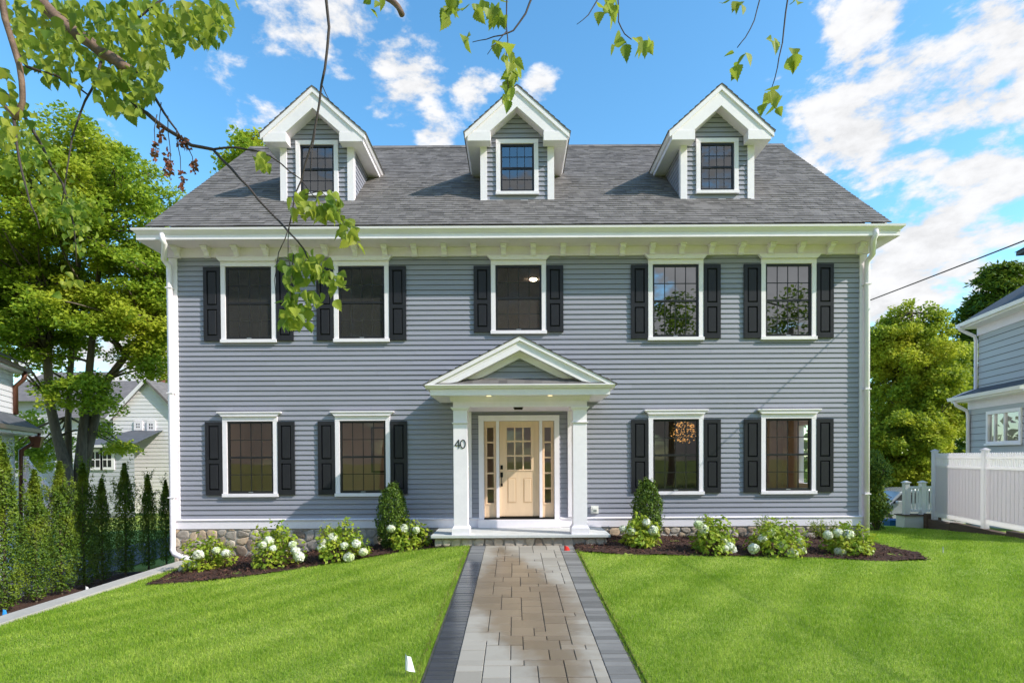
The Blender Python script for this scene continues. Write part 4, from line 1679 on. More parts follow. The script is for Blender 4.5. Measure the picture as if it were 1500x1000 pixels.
for x0, x1, g0, g1 in ((105, 204.5, 130, 183), (580.5, 678, 600, 652)):
    mb = MB()
    hx2 = [(DX(g0), DX(g1))]
    hz2 = [(DZv(b), DZv(a)) for a, b in ((702, 812), (577, 688), (450, 563), (324, 436), (198, 311))]
    slab_with_holes(mb, DX(x0), DX(x1), DZv(930), DZv(146), ydoor + .004, ydoor + .045, hx2, hz2)
    for a, b in ((g0 - 13, g0 - 4), (g1 + 4, g1 + 12)):
        mb.box(DX(a), DX(b), ydoor - .008, ydoor + .0035, DZv(826), DZv(185))
    mb.box(DX(g0 - 4), DX(g1 + 4), ydoor - .008, ydoor + .0035, DZv(826), DZv(815))
    mb.box(DX(g0 - 4), DX(g1 + 4), ydoor - .008, ydoor + .0035, DZv(195), DZv(185))
    sl = mb.build('sidelight', 'door', house, bevel=.002)
    mb = MB()
    mb.add([(hx2[0][0], ydoor + .025, hz2[0][0]), (hx2[0][1], ydoor + .025, hz2[0][0]), (hx2[0][1], ydoor + .025, hz2[-1][1]), (hx2[0][0], ydoor + .025, hz2[-1][1])], [(0, 1, 2, 3)])
    mb.build('sidelight_glass', 'glass', sl)

# outlet by the right column, doorbell on the left one
o = at(871, 746, 12.62)
mb = MB()
mb.box(o.x - .085, o.x + .085, 12.60, 12.648, o.z - .085, o.z + .085)
mb.box(o.x - .048, o.x + .048, 12.565, 12.599, o.z - .055, o.z + .045)
ob = mb.build('outlet_box', 'vinyl', house, bevel=.004)
mb = MB()
mb.box(o.x - .036, o.x + .036, 12.5635, 12.5645, o.z - .04, o.z + .005)
mb.build('outlet_window', 'metal', ob)
mb = MB()
mb.box(cxl + .1405, cxl + .152, 11.58, 11.615, 1.50, 1.58)
mb.build('doorbell', 'vinyl', slab)

# things seen through the windows
ch = empty('chandelier', (4.30, 14.3, 2.35), label='glowing amber chandelier seen through the lower window right of the porch', cat='chandelier')
P = rng.normal(0, 1, (300, 3))
P = unit(P) * rng.uniform(.2, 1, (300, 1)) ** .5 * np.array([.36, .36, .30]) + np.array([4.30, 14.3, 2.36])
link('crystals', leaves('crystals', P, .027, RHOMB, (0, -1, 0), .9), 'amber', ch)
mb = MB()
for k in range(3):
    pts = [(4.30 + .30 * math.cos(a) * (1 - .25 * k), 14.3 + .30 * math.sin(a) * (1 - .25 * k), 2.45 - .12 * k) for a in [2 * PI * j / 16 for j in range(17)]]
    mb.tube(pts, .008, 5)
mb.tube([(4.30, 14.3, 2.45), (4.30, 14.3, 3.04)], .008, 6)
mb.build('frame', 'bronze', ch)
pf = empty('picture_frame', (-3.55, 16.3, 2.0), label='thin dark framed picture on the wall seen through the lower window left of the porch', cat='picture')
mb = MB()
for a, b, c, d in ((-4.1, -4.06, 1.35, 2.65), (-3.04, -3.0, 1.35, 2.65), (-4.06, -3.04, 1.35, 1.39), (-4.06, -3.04, 2.61, 2.65)):
    mb.box(a, b, 16.34, 16.38, c, d)
mb.build('frame', 'sash', pf)
mb = MB()
mb.box(-4.06, -3.04, 16.37, 16.385, 1.39, 2.61)
mb.build('print', 'interior', pf)

# ================================================================== sky
world = bpy.data.worlds.new('World')
S.world = world
world.use_nodes = True
t = NT(world.node_tree)
bg = t.n['Background']
sky = t.new('ShaderNodeTexSky', sky_type='NISHITA', sun_disc=False, sun_elevation=SUN_EL, sun_rotation=SUN_AZ, air_density=1.0, dust_density=0.6, ozone_density=1.6)
dirv = t.new('ShaderNodeTexCoord').outputs['Generated']
sepd = t.new('ShaderNodeSeparateXYZ')
t.l.new(dirv, sepd.inputs[0])
zc = t.math('ADD', t.math('MAXIMUM', sepd.outputs[2], 0.0), 0.35)
pv = t.new('ShaderNodeCombineXYZ')
t.l.new(t.math('MULTIPLY', sepd.outputs[0], 1.25), pv.inputs[0])
t.l.new(t.math('MULTIPLY', sepd.outputs[1], 1.25), pv.inputs[1])
t.l.new(t.math('MULTIPLY', sepd.outputs[2], 2.4), pv.inputs[2])
warp = t.noise(pv.outputs[0], 5.0, 8, 0.58, 0.25)
fine = t.noise(pv.outputs[0], 15.0, 7, 0.60)
nz_ = t.math('ADD', t.math('MULTIPLY', warp, 0.7), t.math('MULTIPLY', fine, 0.3))
blobs = [(1280, 140, .15, .74), (1430, 120, .16, .72), (1460, 220, .12, .66), (1210, 190, .10, .70), (1360, 370, .12, .74), (1480, 400, .11, .66), (1185, 115, .06, .5), (1320, 440, .08, .8),
         (560, 85, .10, .72), (500, 30, .09, .62), (600, 110, .06, .6), (410, 35, .09, .58), (370, 130, .08, .52), (640, 200, .05, .62), (700, 135, .05, .55), (790, 128, .03, .6),
         (200, 545, .12, .9), (60, 520, .12, .6), (630, 190, .04, .4), (1120, 30, .05, .25), (1400, 40, .07, .35)]
acc = None
for px, py, r, a in blobs:
    d = (at(px, py, 1.0) - Vector((0, 0, CAM_H))).normalized()
    dn = t.new('ShaderNodeVectorMath', operation='DISTANCE')
    t.l.new(dirv, dn.inputs[0])
    dn.inputs[1].default_value = d
    m_ = t.ramp(dn.outputs['Value'], r * 1.5, r * 0.25, 0, a)
    acc = m_ if acc is None else t.math('MAXIMUM', acc, m_)
# thick out-of-view cloud cover added behind the camera as neutral fill light
beh = t.math('MULTIPLY', t.ramp(sepd.outputs[1], 0.30, -0.25, 0, 0.85), t.ramp(sepd.outputs[2], 0.62, 0.36, 0.30, 1.0))
acc = t.math('MAXIMUM', acc, beh)
den = t.math('ADD', nz_, t.math('MULTIPLY', acc, 0.30))
mask = t.ramp(den, 0.645, 0.745)
shade = t.ramp(t.math('ADD', fine, t.math('MULTIPLY', warp, 0.6)), 0.60, 1.0, 0.78, 1.0)
cl = t.new('ShaderNodeVectorMath', operation='SCALE')
cl.inputs[0].default_value = CLOUD
t.l.new(t.math('MULTIPLY', shade, t.ramp(sepd.outputs[1], 0.30, -0.25, 1.0, 0.62)), cl.inputs['Scale'])
hs = t.new('ShaderNodeHueSaturation', inp={'Saturation': SKY_SAT, 'Value': SKY_VAL})
t.l.new(sky.outputs[0], hs.inputs['Color'])
tint = t.mix(1.0, hs.outputs[0], (0.90, 1.10, 1.02), 'MULTIPLY')
skyc = t.mix(mask, tint, cl.outputs[0])
t.l.new(skyc, bg.inputs['Color'])
bg.inputs['Strength'].default_value = 0.15


# ================================================================== plants
SLIM2 = (np.array([(0, 0, 0), (.30, .42, .08), (0, 1, -.08), (-.30, .42, .08)], float), np.array([(0, 1, 2), (0, 2, 3)]))


def hornbeam_meshes(k, h=2.9, r=.285, n=8500):
    u = rng.random(n) ** .8
    zz = .10 + u * (h - .10)
    prof = np.interp(u, [0, .08, .25, .5, .75, .9, 1], [.55, .82, 1, .88, .52, .24, .03]) * r
    a = rng.uniform(0, 2 * PI, n)
    lump = 1 + .16 * np.sin(a * 3 + zz * 5 + k) + .14 * np.sin(a * 5 - zz * 9 + k * 2)
    q = np.sqrt(rng.uniform(.18, 1, n)) * prof * lump
    P = np.column_stack([q * np.cos(a), q * np.sin(a), zz])
    # shoots
    m = 26
    for j in range(m):
        aa = rng.uniform(0, 2 * PI)
        zb = rng.uniform(.55, 1.0) * h
        rb = np.interp(zb / h, [0, .5, .8, 1], [1, .9, .6, .1]) * r
        L = rng.uniform(.15, .40)
        s = rng.random((26, 1))
        P = np.vstack([P, np.array([[rb * math.cos(aa), rb * math.sin(aa), zb]]) + s * L * np.array([[.35 * math.cos(aa), .35 * math.sin(aa), .9]]) + rng.normal(0, .02, (26, 3))])
    N = np.column_stack([P[:, 0], P[:, 1], 0.35 * np.ones(len(P)) * r])
    D = np.column_stack([P[:, 0] * 1.2, P[:, 1] * 1.2, .15 * np.ones(len(P))])
    lf = leaves('foliage', P, .048, SLIM2, unit(N), .6, unit(D), .55)
    mb = MB()
    mb.tube([(0, 0, -.05), (.01, 0, h * .5), (0, .01, h * .92)], [.03, .02, .006], 6)
    for j in range(22):
        aa, zb = random.uniform(0, 2 * PI), random.uniform(.15, .8) * h
        rr = r * .75
        mb.tube([(0, 0, zb), (rr * .5 * math.cos(aa), rr * .5 * math.sin(aa), zb + .15), (rr * math.cos(aa), rr * math.sin(aa), zb + .38)], [.009, .006, .002], 4)
    return lf, mb


HB = []
for k in range(3):
    lf, mb = hornbeam_meshes(k)
    e = empty('hornbeam', (0, 0, 0), 0)
    link('foliage', lf, 'hornbeam', e, False)
    mb.build('trunk', 'bark', e, False)
    HB.append(e)
hb = [(4, 640, 'tallest sunlit columnar hornbeam at the far left edge of the hedge row'), (50, 680, 'bright sunlit columnar hornbeam, second from the left, nearest the blue flag'),
      (87, 668, 'columnar hornbeam third from the left, half in shade, in front of the leaning maple stem'), (121, 671, 'dark columnar hornbeam in front of the maple trunk'), (148, 695, 'narrow dark columnar hornbeam right of the maple trunk'),
      (182, 672, 'shaded columnar hornbeam below the small window of the white gabled house'), (216, 690, 'shaded columnar hornbeam below the double window of the white house extension'), (242, 698, 'last shaded columnar hornbeam against the house corner downspout')]
for i, (px, ytop, lab) in enumerate(hb):
    X = -10.6
    Y = -X * FPX / (CPX - px)
    top = at(px, ytop, Y).z
    s = (top + 1.42) / 3.02
    o = HB[i] if i < 3 else dup(HB[i % 3], (0, 0, 0))
    o.location = (X, Y, -1.42)
    o.rotation_euler = (0, 0, i * 1.3)
    o.scale = (s * (1.0 if i < 3 else .98), s, s)
    tag(o, lab, 'hornbeam', 'row of columnar hornbeams beside the driveway')
# mulch strip at their feet
PP = []
st = .08
gx = np.arange(-11.4, -7.3, st)
gy = np.arange(2, 16, st)
XX, YY = np.meshgrid(gx, gy)
V = np.column_stack([XX.ravel(), YY.ravel(), -1.40 + rng.uniform(0, .03, XX.size)])
idx = np.arange(XX.size).reshape(len(gy), len(gx))
F = np.stack([idx[:-1, :-1].ravel(), idx[:-1, 1:].ravel(), idx[1:, 1:].ravel(), idx[1:, :-1].ravel()], 1)
tag(link('mulch_strip', np_mesh('mulch_strip', V, F), 'mulch'), kind='structure')


def boxwood_mesh(h, r, n=7500):
    u = rng.random(n)
    zz = .05 + u * (h - .05)
    prof = np.interp(u, [0, .12, .35, .62, .82, .94, 1], [.66, .88, 1, .96, .74, .42, .10]) * r
    a = rng.uniform(0, 2 * PI, n)
    lump = 1 + .10 * np.sin(a * 4 + zz * 11) + .09 * np.sin(a * 7 - zz * 17)
    q = np.sqrt(rng.uniform(.35, 1, n)) * prof * lump
    P = np.column_stack([q * np.cos(a), q * np.sin(a), zz])
    for j in range(90):
        aa, uu = rng.uniform(0, 2 * PI), rng.random()
        rb = np.interp(uu, [0, .35, .85, 1], [.7, 1, .55, .1]) * r
        s = rng.random((12, 1))
        P = np.vstack([P, np.array([[rb * math.cos(aa), rb * math.sin(aa), .05 + uu * (h - .05)]]) + s * .10 * np.array([[.5 * math.cos(aa), .5 * math.sin(aa), .9]]) + rng.normal(0, .008, (12, 3))])
    N = unit(np.column_stack([P[:, 0], P[:, 1], .3 * r * np.ones(len(P))]))
    return leaves('foliage', P, .042, RHOMB, N, .7, unit(np.column_stack([P[:, 0], P[:, 1], .5 * np.ones(len(P))])), .6)


def stems_mb(h, r, n, rad=.006):
    mb = MB()
    for j in range(n):
        a = random.uniform(0, 2 * PI)
        q = r * random.uniform(.3, .9)
        mb.tube([(.02 * math.cos(a), .02 * math.sin(a), -.05), (q * .5 * math.cos(a), q * .5 * math.sin(a), h * .45), (q * math.cos(a), q * math.sin(a), h * .8)], [rad, rad * .8, rad * .4], 5)
    return mb


def place_px(px, py, Y=None):
    if Y is None:
        g = gnd(px, py)
        return g
    p = at(px, py, Y)
    return Vector((p.x, Y, G(p.x, Y)))


for px, ybase, ytop, w, Y, lab in ((575, 792, 710, .62, 12.0, 'egg-shaped dark green boxwood left of the porch in front of the window'), (948, 790, 703, .60, 11.95, 'egg-shaped green boxwood right of the porch by the outlet')):
    b = place_px(px, ybase, Y)
    h = at(px, ytop, Y).z - b.z
    e = empty('boxwood', b, 0, lab, 'boxwood', 'pair of boxwoods flanking the porch')
    link('foliage', boxwood_mesh(h, w / 2 * 1.02), 'boxwood', e, False)
    stems_mb(h, w / 2, 14).build('stem', 'twig', e, False)


def flower_mesh(r):
    n = 260
    a = unit(rng.normal(0, 1, (n, 3)))
    P = a * r * rng.uniform(.80, 1.0, (n, 1)) * np.array([1, 1, .92])
    return leaves('flower_head', P, r * .42, (np.array([(-.42, -.45, 0), (.42, -.45, .03), (.46, .45, 0), (-.45, .42, .05)], float), np.array([(0, 1, 2, 3)])), a, .35)


FLM = [flower_mesh(r) for r in (.085, .10, .072)]
for m_ in FLM:
    m_.materials.append(M['flower'])


def leafy_dome(h, r, n, size, up=.4):
    P = rng.normal(0, 1, (n, 3))
    P = unit(P) * rng.uniform(.45, 1, (n, 1)) ** .6
    P[:, 2] = np.abs(P[:, 2])
    lump = 1 + .20 * np.sin(np.arctan2(P[:, 1], P[:, 0]) * 3 + P[:, 2] * 4)[:, None]
    P = P * lump * np.array([r, r, h]) * np.array([1, 1, .96])
    P[:, 2] += .04
    N = unit(np.column_stack([P[:, 0], P[:, 1], r * .9 * np.ones(n)]))
    return P, N


hyd = [  # photo x, base y, width px, height px, flower offsets (px)
    (303, 836, 66, 46, [(284 - 303, 826), (270 - 303, 832), (317 - 303, 806), (331 - 303, 810), (291 - 303, 812)], 'leftmost hydrangea beside the downspout outlet, blooms low on its left'),
    (405, 832, 72, 62, [(385 - 405, 797), (394 - 405, 792), (429 - 405, 797), (433 - 405, 806), (438 - 405, 815), (400 - 405, 803)], 'hydrangea second from the left, three pale blooms stacked on its right side'),
    (500, 822, 68, 55, [(471 - 500, 802), (487 - 500, 787), (504 - 500, 799), (522 - 500, 796), (511 - 500, 816), (474 - 500, 793), (532 - 500, 808)], 'hydrangea third from the left with many white blooms below the second lower window'),
    (600, 806, 62, 40, [(573 - 600, 774), (592 - 600, 774), (610 - 600, 776)], 'hydrangea left of the porch slab in front of the dark boxwood'),
    (938, 803, 52, 42, [(947 - 938, 765), (957 - 938, 776), (912 - 938, 774), (925 - 938, 778)], 'hydrangea right of the porch slab in front of the boxwood'),
    (1045, 812, 60, 50, [(1023 - 1045, 768), (1031 - 1045, 775), (1062 - 1045, 803), (1069 - 1045, 800), (1071 - 1045, 811), (1060 - 1045, 793)], 'hydrangea below the fourth lower window, blooms clustered at its lower right'),
    (1140, 814, 80, 48, [(1118 - 1140, 788), (1104 - 1140, 803), (1130 - 1140, 779), (1143 - 1140, 797), (1161 - 1140, 813), (1172 - 1140, 793), (1174 - 1140, 806)], 'widest hydrangea of the right bed with round white blooms along its front'),
    (1245, 814, 66, 42, [(1213 - 1245, 783), (1231 - 1245, 811), (1274 - 1245, 809), (1228 - 1245, 780), (1243 - 1245, 783)], 'hydrangea at the right end of the right bed near the right downspout')]
for px, yb, wpx, hpx, fl, lab in hyd:
    b = gnd(px, yb - 3)
    b.z -= .0
    sc = b.y / FPX
    r, h = wpx * sc / 2, hpx * sc
    e = empty('hydrangea', b, 0, lab, 'hydrangea', 'white hydrangeas in the mulch beds')
    P, N = leafy_dome(h, r, 900, .07)
    link('foliage', leaves('foliage', P, .082, RHOMB, N, .6, np.column_stack([P[:, 0] * 2, P[:, 1] * 2, -.1 * np.ones(len(P))]), .5), 'hydrangea', e, False)
    stems_mb(h, r, 12).build('stem', 'twig', e, False)
    for k, (dx, fy) in enumerate(fl):
        Y = b.y - r * random.uniform(.25, .8)
        p = at(px + dx, fy, Y)
        z = max(p.z, G(p.x, p.y) + .07)
        o = bpy.data.objects.new('flower_head', FLM[k % 3])
        COL.objects.link(o)
        o.parent = e
        o.location = (p.x - b.x, p.y - b.y, z - b.z)
        o.rotation_euler = (random.uniform(-.5, .5), random.uniform(-.5, .5), random.uniform(0, 6))
shr = [(322, 812, 788, 44, 12.35, 'small feathery yellow-green shrub behind the leftmost hydrangea'), (405, 805, 775, 50, 12.3, 'feathery yellow-green shrub behind the second hydrangea from the left'),
       (488, 800, 765, 42, 12.3, 'feathery shrub behind the third hydrangea from the left'), (1036, 795, 752, 40, 12.25, 'feathery shrub behind the hydrangea below the fourth window'),
       (1122, 797, 752, 38, 12.25, 'feathery shrub behind the widest hydrangea'), (1204, 797, 757, 42, 12.25, 'feathery shrub behind the rightmost hydrangea')]
for px, yb, ytop, wpx, Y, lab in shr:
    b = place_px(px, yb, Y)
    sc = Y / FPX
    h = at(px, ytop, Y).z - b.z
    r = wpx * sc / 2
    e = empty('small_shrub', b, 0, lab, 'shrub', 'young feathery shrubs along the foundation')
    PL, NL, DL = [], [], []
    mb = MB()
    for j in range(42):
        a = random.uniform(0, 2 * PI)
        q = r * math.sqrt(random.random())
        hh = h * random.uniform(.6, 1.02) * (1 - .25 * (q / r) ** 2)
        tip = Vector((q * math.cos(a) * 1.1, q * math.sin(a) * 1.1, hh))
        base = Vector((q * .25 * math.cos(a), q * .25 * math.sin(a), 0))
        mb.tube([base, base.lerp(tip, .5) + Vector((0, 0, .02)), tip], [.004, .003, .001], 4)
        for s in np.linspace(.25, 1, 22):
            p = base.lerp(tip, s)
            aa = random.uniform(0, 2 * PI)
            PL.append(p); NL.append((math.cos(aa) * .4, math.sin(aa) * .4, 1)); DL.append((math.cos(aa), math.sin(aa), .9))
    link('foliage', leaves('foliage', np.array(PL), .05, SLIM, np.array(NL), .4, np.array(DL), .3), 'shrub', e, False)
    mb.build('stem', 'twig', e, False)


# ------------------------------------------------------------------ trees
def ell_clumps(n, c, rad, shell=.55, low=-.75):
    out = []
    while len(out) < n:
        v = rng.normal(0, 1, 3)
        v /= np.linalg.norm(v)
        if v[2] < low:
            continue
        q = (shell + (1 - shell) * rng.random()) if rng.random() < .8 else rng.random()
        out.append(np.array(c) + v * q * np.array(rad))
    return out


def clump_leaves(cl, n_per, r, flat, rs=(.7, 1.3)):
    P = []
    for c in cl:
        k = rng.uniform(*rs)
        n = int(n_per * k * k)
        a = rng.normal(0, 1, (n, 3))
        a = unit(a) * rng.random((n, 1)) ** .4
        p = c + a * np.array([r, r, r * flat]) * k
        p[:, 2] -= .25 * ((p[:, 0] - c[0]) ** 2 + (p[:, 1] - c[1]) ** 2) / max(r, .1)
        P.append(p)
    return np.vstack(P)


def limb(mb, p0, p1, r0, r1, n=6, sag=.3):
    p0, p1 = Vector(p0), Vector(p1)
    mid = p0.lerp(p1, .5) + Vector((random.uniform(-.3, .3), random.uniform(-.3, .3), sag * random.uniform(.2, 1)))
    mb.tube([p0, p0.lerp(mid, .5) + Vector((0, 0, .1 * sag)), mid, mid.lerp(p1, .55) + Vector((0, 0, .1 * sag)), p1], [r0, r0 * .8 + r1 * .2, (r0 + r1) / 2, r0 * .25 + r1 * .75, r1], n)


# big maple
MY = 21.0
mbase = at(103, 700, MY)
maple = empty('maple_tree', (mbase.x, MY, -1.4), label='tall multi-stemmed maple with layered yellow-green crown left of the house', cat='tree')
mb = MB()
stems = [
    ([(103, 745), (98, 690), (84, 640), (72, 585), (70, 520), (78, 450), (95, 360)], [9, 8, 6.5, 6, 5.2, 4, 2], 20.6),
    ([(100, 720), (100, 670), (100, 610), (102, 560), (106, 505), (112, 430), (120, 330)], [7, 5, 4, 4, 3.6, 3.2, 2], 21.4),
    ([(112, 740), (118, 680), (122, 630), (128, 580), (132, 530), (140, 450), (150, 340)], [9.5, 8, 6.5, 5.6, 4.8, 3.6, 2], 21.0),
    ([(120, 700), (130, 650), (142, 600), (158, 555), (185, 520), (215, 480), (235, 420)], [8, 7, 6, 5.2, 4.4, 3.2, 2], 21.2)]
tips = []
for pts, rad, Y in stems:
    w = [at(x, y, Y) for x, y in pts]
    if pts[0][1] > 735:
        w[0].z = -1.5
    mb.tube(w, [r * Y / FPX for r in rad], 9)
    tips += w[2:]
cl = []
def pxell(n, x, y, rx, ry, Y, dep, shell=.55, low=-.8):
    c = at(x, y, Y)
    return ell_clumps(n, c, (rx * Y / FPX, dep, ry * Y / FPX), shell, low)


cl += pxell(330, 95, 335, 160, 165, 21, 3.6)
cl += pxell(110, 20, 440, 100, 105, 20.5, 2.8)
cl += pxell(85, 205, 430, 52, 100, 21, 2.4)
cl += pxell(30, 150, 470, 90, 50, 21, 3)
cl += pxell(9, 228, 525, 22, 35, 21, 1.0)
cl += pxell(8, 50, 668, 36, 20, 22, 1.0)
cl += pxell(6, 160, 640, 26, 30, 22.5, 1.0)
cl += pxell(16, 120, 575, 60, 25, 20.2, 1.0)
cl += pxell(40, 40, 500, 70, 75, 20.5, 2.0)
cl += pxell(26, 205, 480, 50, 60, 21, 1.6)
for c in cl:
    bt = min(tips, key=lambda q: (q - Vector(c)).length + (2.0 if q.z > c[2] else 0))
    if random.random() < .6:
        limb(mb, bt, c, .05, .012, 5)
mb.build('trunk', 'bark', maple, smooth=True)
cl += pxell(16, 55, 640, 50, 40, 23, 1.2)
P = clump_leaves(cl, 230, .62, .42, (.5, 1.45))
link('crown', leaves('crown', P, .135, RHOMB, (0.1, -.25, 1), .6), 'maple', maple)

# tree right of the house and the conifers
def blob_tree(name, label, cat, base, mats, clumps, n_per, r, flat, size, trunk_r, tmpl=RHOMB, normal=(0, 0, 1), jit=.6, direc=None, crown='crown'):
    e = empty(name, base, 0, label, cat)
    top = max(c[2] for c in clumps)
    mbt = MB()
    b = Vector(base)
    axis = [Vector((b.x, b.y, b.z - .1)), Vector((b.x + .1, b.y, b.z + (top - b.z) * .35)), Vector((b.x - .05, b.y + .1, b.z + (top - b.z) * .65)), Vector((b.x, b.y, top - .2))]
    mbt.tube(axis, [trunk_r, trunk_r * .8, trunk_r * .45, .02], 8)
    for c in clumps[::3]:
        q = min(axis, key=lambda a: (a - Vector(c)).length + (1.5 if a.z > c[2] else 0))
        limb(mbt, q, c, trunk_r * .25, .01, 4, .15)
    mbt.build('trunk', 'bark', e)
    P_ = clump_leaves(clumps, n_per, r, flat)
    link(crown, leaves(crown, P_, size, tmpl, normal, jit, direc), mats, e)
    return e


Y = 24.0
bx = at(1335, 700, Y)
cl = pxell(50, 1335, 690, 60, 30, Y - 1, 1.2, .5) + pxell(260, 1335, 560, 66, 118, Y, 2.0, .5) + pxell(110, 1318, 640, 58, 60, Y - 1, 1.6, .5) + pxell(90, 1388, 590, 34, 105, Y + .5, 1.2, .5) + pxell(45, 1300, 500, 28, 48, Y, 1.0, .5)
blob_tree('broad_cedar_tree', 'broad yellow-green cedar tree filling the gap right of the house', 'tree', (bx.x, Y, -1.0), 'conifer', cl, 230, .40, .75, .125, .18, RHOMB, (0, -.4, .8), .7, (0, 0, -.2))
Y = 15.6
b = at(1284, 772, Y)
cl = [c for c in pxell(60, 1283, 715, 13, 60, Y, .34, .5, -1)]
blob_tree('arborvitae', 'dark green narrow arborvitae beside the right rear corner of the house', 'arborvitae', (b.x, Y, G(b.x, Y)), 'darkconifer', cl, 170, .20, .8, .095, .06, SLIM, (0, -.6, .5), .7, (0, 0, .8))
Y = 27.0
b = at(1462, 560, Y)
cl = []
for k in range(260):
    u = random.random() ** .8
    a = random.uniform(0, 2 * PI)
    w = (.4 + 3.2 * (1 - u) ** .8) * random.uniform(.5, 1.05)
    ztop = at(1478, 392, Y).z
    cl.append(np.array([b.x + w * math.cos(a), Y + w * math.sin(a), -1 + 1.5 + u * (ztop + 1 - 1.5)]))
blob_tree('spruce_tree', 'dark feathery spruce rising behind the grey neighbouring house', 'tree', (b.x, Y, -1.0), 'darkconifer', cl, 150, .55, .34, .26, .25, SLIM, (0, 0, 1), .5)
Y = 24.5
b = at(368, 230, Y)
cl = pxell(26, 372, 222, 36, 30, Y, 1.2, .4)
cl += pxell(12, 340, 255, 26, 22, Y, .8, .4)
e = blob_tree('tree_behind_roof', 'small leafy treetop showing above the left end of the house roof', 'tree', (b.x, Y, -.5), 'maple', cl, 90, .5, .6, .17, .2)

# trees across the street, seen mirrored in the upper right windows
def street_tree(name, x, y, h, r, label):
    h *= 2.0
    r *= 1.15
    c = np.array([x, y, h * .62])
    cl = ell_clumps(55, c, (r, r, h * .36), .55)
    return blob_tree(name, label, 'tree', (x, y, -.6), 'farleaf', cl, 60, r * .28, .6, .34, .28)


for k, (x, y, h, r) in enumerate(((-10, -19, 8.5, 3.6), (-2, -21, 7.5, 3.0), (6, -19.5, 8.0, 3.6), (12.5, -20, 7.7, 3.6), (20.5, -21, 8.0, 4.0), (28, -21, 8.5, 4.2))):
    street_tree('street_tree', x, y, h, r, 'leafy tree across the street, seen only mirrored in the window panes')['group'] = 'trees across the street'

# ------------------------------------------------------------------ birch branches in the foreground
birch = empty('birch_tree', (-5.1, 3.4, G(-5.1, 3.4)), label='birch tree at the left whose branches hang over the top left of the view', cat='tree')
tm = MB()
T = [Vector((-5.1, 3.4, -.6)), Vector((-5.05, 3.4, 1.2)), Vector((-4.9, 3.35, 2.8)), Vector((-4.6, 3.3, 4.4)), Vector((-4.3, 3.2, 6.0)), Vector((-4.1, 3.1, 7.5))]
tm.tube(T, [.14, .125, .11, .09, .06, .02], 10)
tm.build('trunk', 'birchbark', birch, smooth=True)
LP, LD = [], []


def branch(px, Y, r, mat='twig', start=None, wob=.004, n=6):
    """px: photo positions; Y: depth or (Y0, Y1); r: radius in px from, to"""
    m_ = MB()
    k = len(px)
    Y0, Y1 = Y if isinstance(Y, tuple) else (Y, Y)
    pts = [at(x, y, Y0 + (Y1 - Y0) * i / max(1, k - 1)) for i, (x, y) in enumerate(px)]
    rad = [(r[0] + (r[1] - r[0]) * i / max(1, k - 1)) * Y0 / FPX for i in range(k)]
    if start is not None:
        pts = [Vector(s) for s in start] + pts
        rad = [rad[0] * (1.6 - .4 * i) for i in range(len(start))] + rad
    # subdivide with a little wander
    pp, rr = [pts[0]], [rad[0]]
    for a, b, ra, rb in zip(pts[:-1], pts[1:], rad[:-1], rad[1:]):
        L = (b - a).length
        pp.append(a.lerp(b, .5) + Vector((random.uniform(-1, 1), random.uniform(-1, 1), random.uniform(-1, 1))) * L * .035)
        rr.append((ra + rb) / 2)
        pp.append(b)
        rr.append(rb)
    m_.tube(pp, rr, n)
    m_.build('branch', mat, birch, smooth=True)
    return pts


def hang(px, py, Y, n, sx, sy, sy2=None):
    for _ in range(n):
        x = px + random.gauss(0, sx)
        y = py + random.gauss(0, sy)
        LP.append(at(x, y, Y + random.uniform(-.18, .18)))


def polyleaves(poly, n, Y0, Y1):
    xs_ = [p[0] for p in poly]
    ys_ = [p[1] for p in poly]
    c = 0
    while c < n:
        q = (random.uniform(min(xs_), max(xs_)), random.uniform(min(ys_), max(ys_)))
        if inpoly([q], poly)[0]:
            LP.append(at(q[0], q[1], random.uniform(Y0, Y1)))
            c += 1


# main limb, sawn end and the twigs leaving it
branch([(38, -25), (78, 22), (112, 50), (150, 78), (172, 90), (191, 104)], (3.3, 3.2), (9, 7), 'birchbark', [(-4.75, 3.32, 3.6), (-4.0, 3.32, 4.15)], n=8)
branch([(172, 88), (198, 102), (222, 135), (240, 165), (258, 190), (272, 215)], (3.22, 3.1), (3, .8))
branch([(185, 150), (215, 166), (245, 190), (280, 213), (312, 219)], (3.2, 3.05), (3.2, 2.3))
branch([(312, 219), (345, 216), (380, 222), (412, 240), (440, 262), (462, 290)], (3.05, 2.95), (1.7, .6))
branch([(312, 219), (338, 246), (365, 275), (395, 310), (425, 342), (445, 365)], (3.05, 2.9), (2.0, 1.1))
branch([(445, 365), (455, 385), (462, 405), (470, 440)], (2.9, 2.9), (1.1, .5))
branch([(2, -20), (8, 30), (22, 75), (32, 120), (33, 150), (22, 175)], (3.0, 3.05), (4.6, 3.6), 'birchbark', [(-4.8, 3.35, 3.3), (-3.3, 3.1, 4.1)], n=8)
branch([(24, 172), (12, 160), (2, 150), (-15, 140)], (3.05, 3.1), (3, 3), 'birchbark')
branch([(20, 172), (25, 215), (33, 255), (45, 300), (58, 335)], (3.05, 3.0), (2.2, .7))
branch([(24, 76), (40, 98), (80, 110), (105, 122), (130, 140)], (3.03, 3.15), (2.6, 1.2))
branch([(148, 90), (135, 130), (118, 165), (106, 200), (98, 250), (90, 300)], (3.2, 3.1), (2.0, .7))
branch([(195, 33), (225, 8), (242, -4)], (3.3, 3.35), (1.3, 1.8))
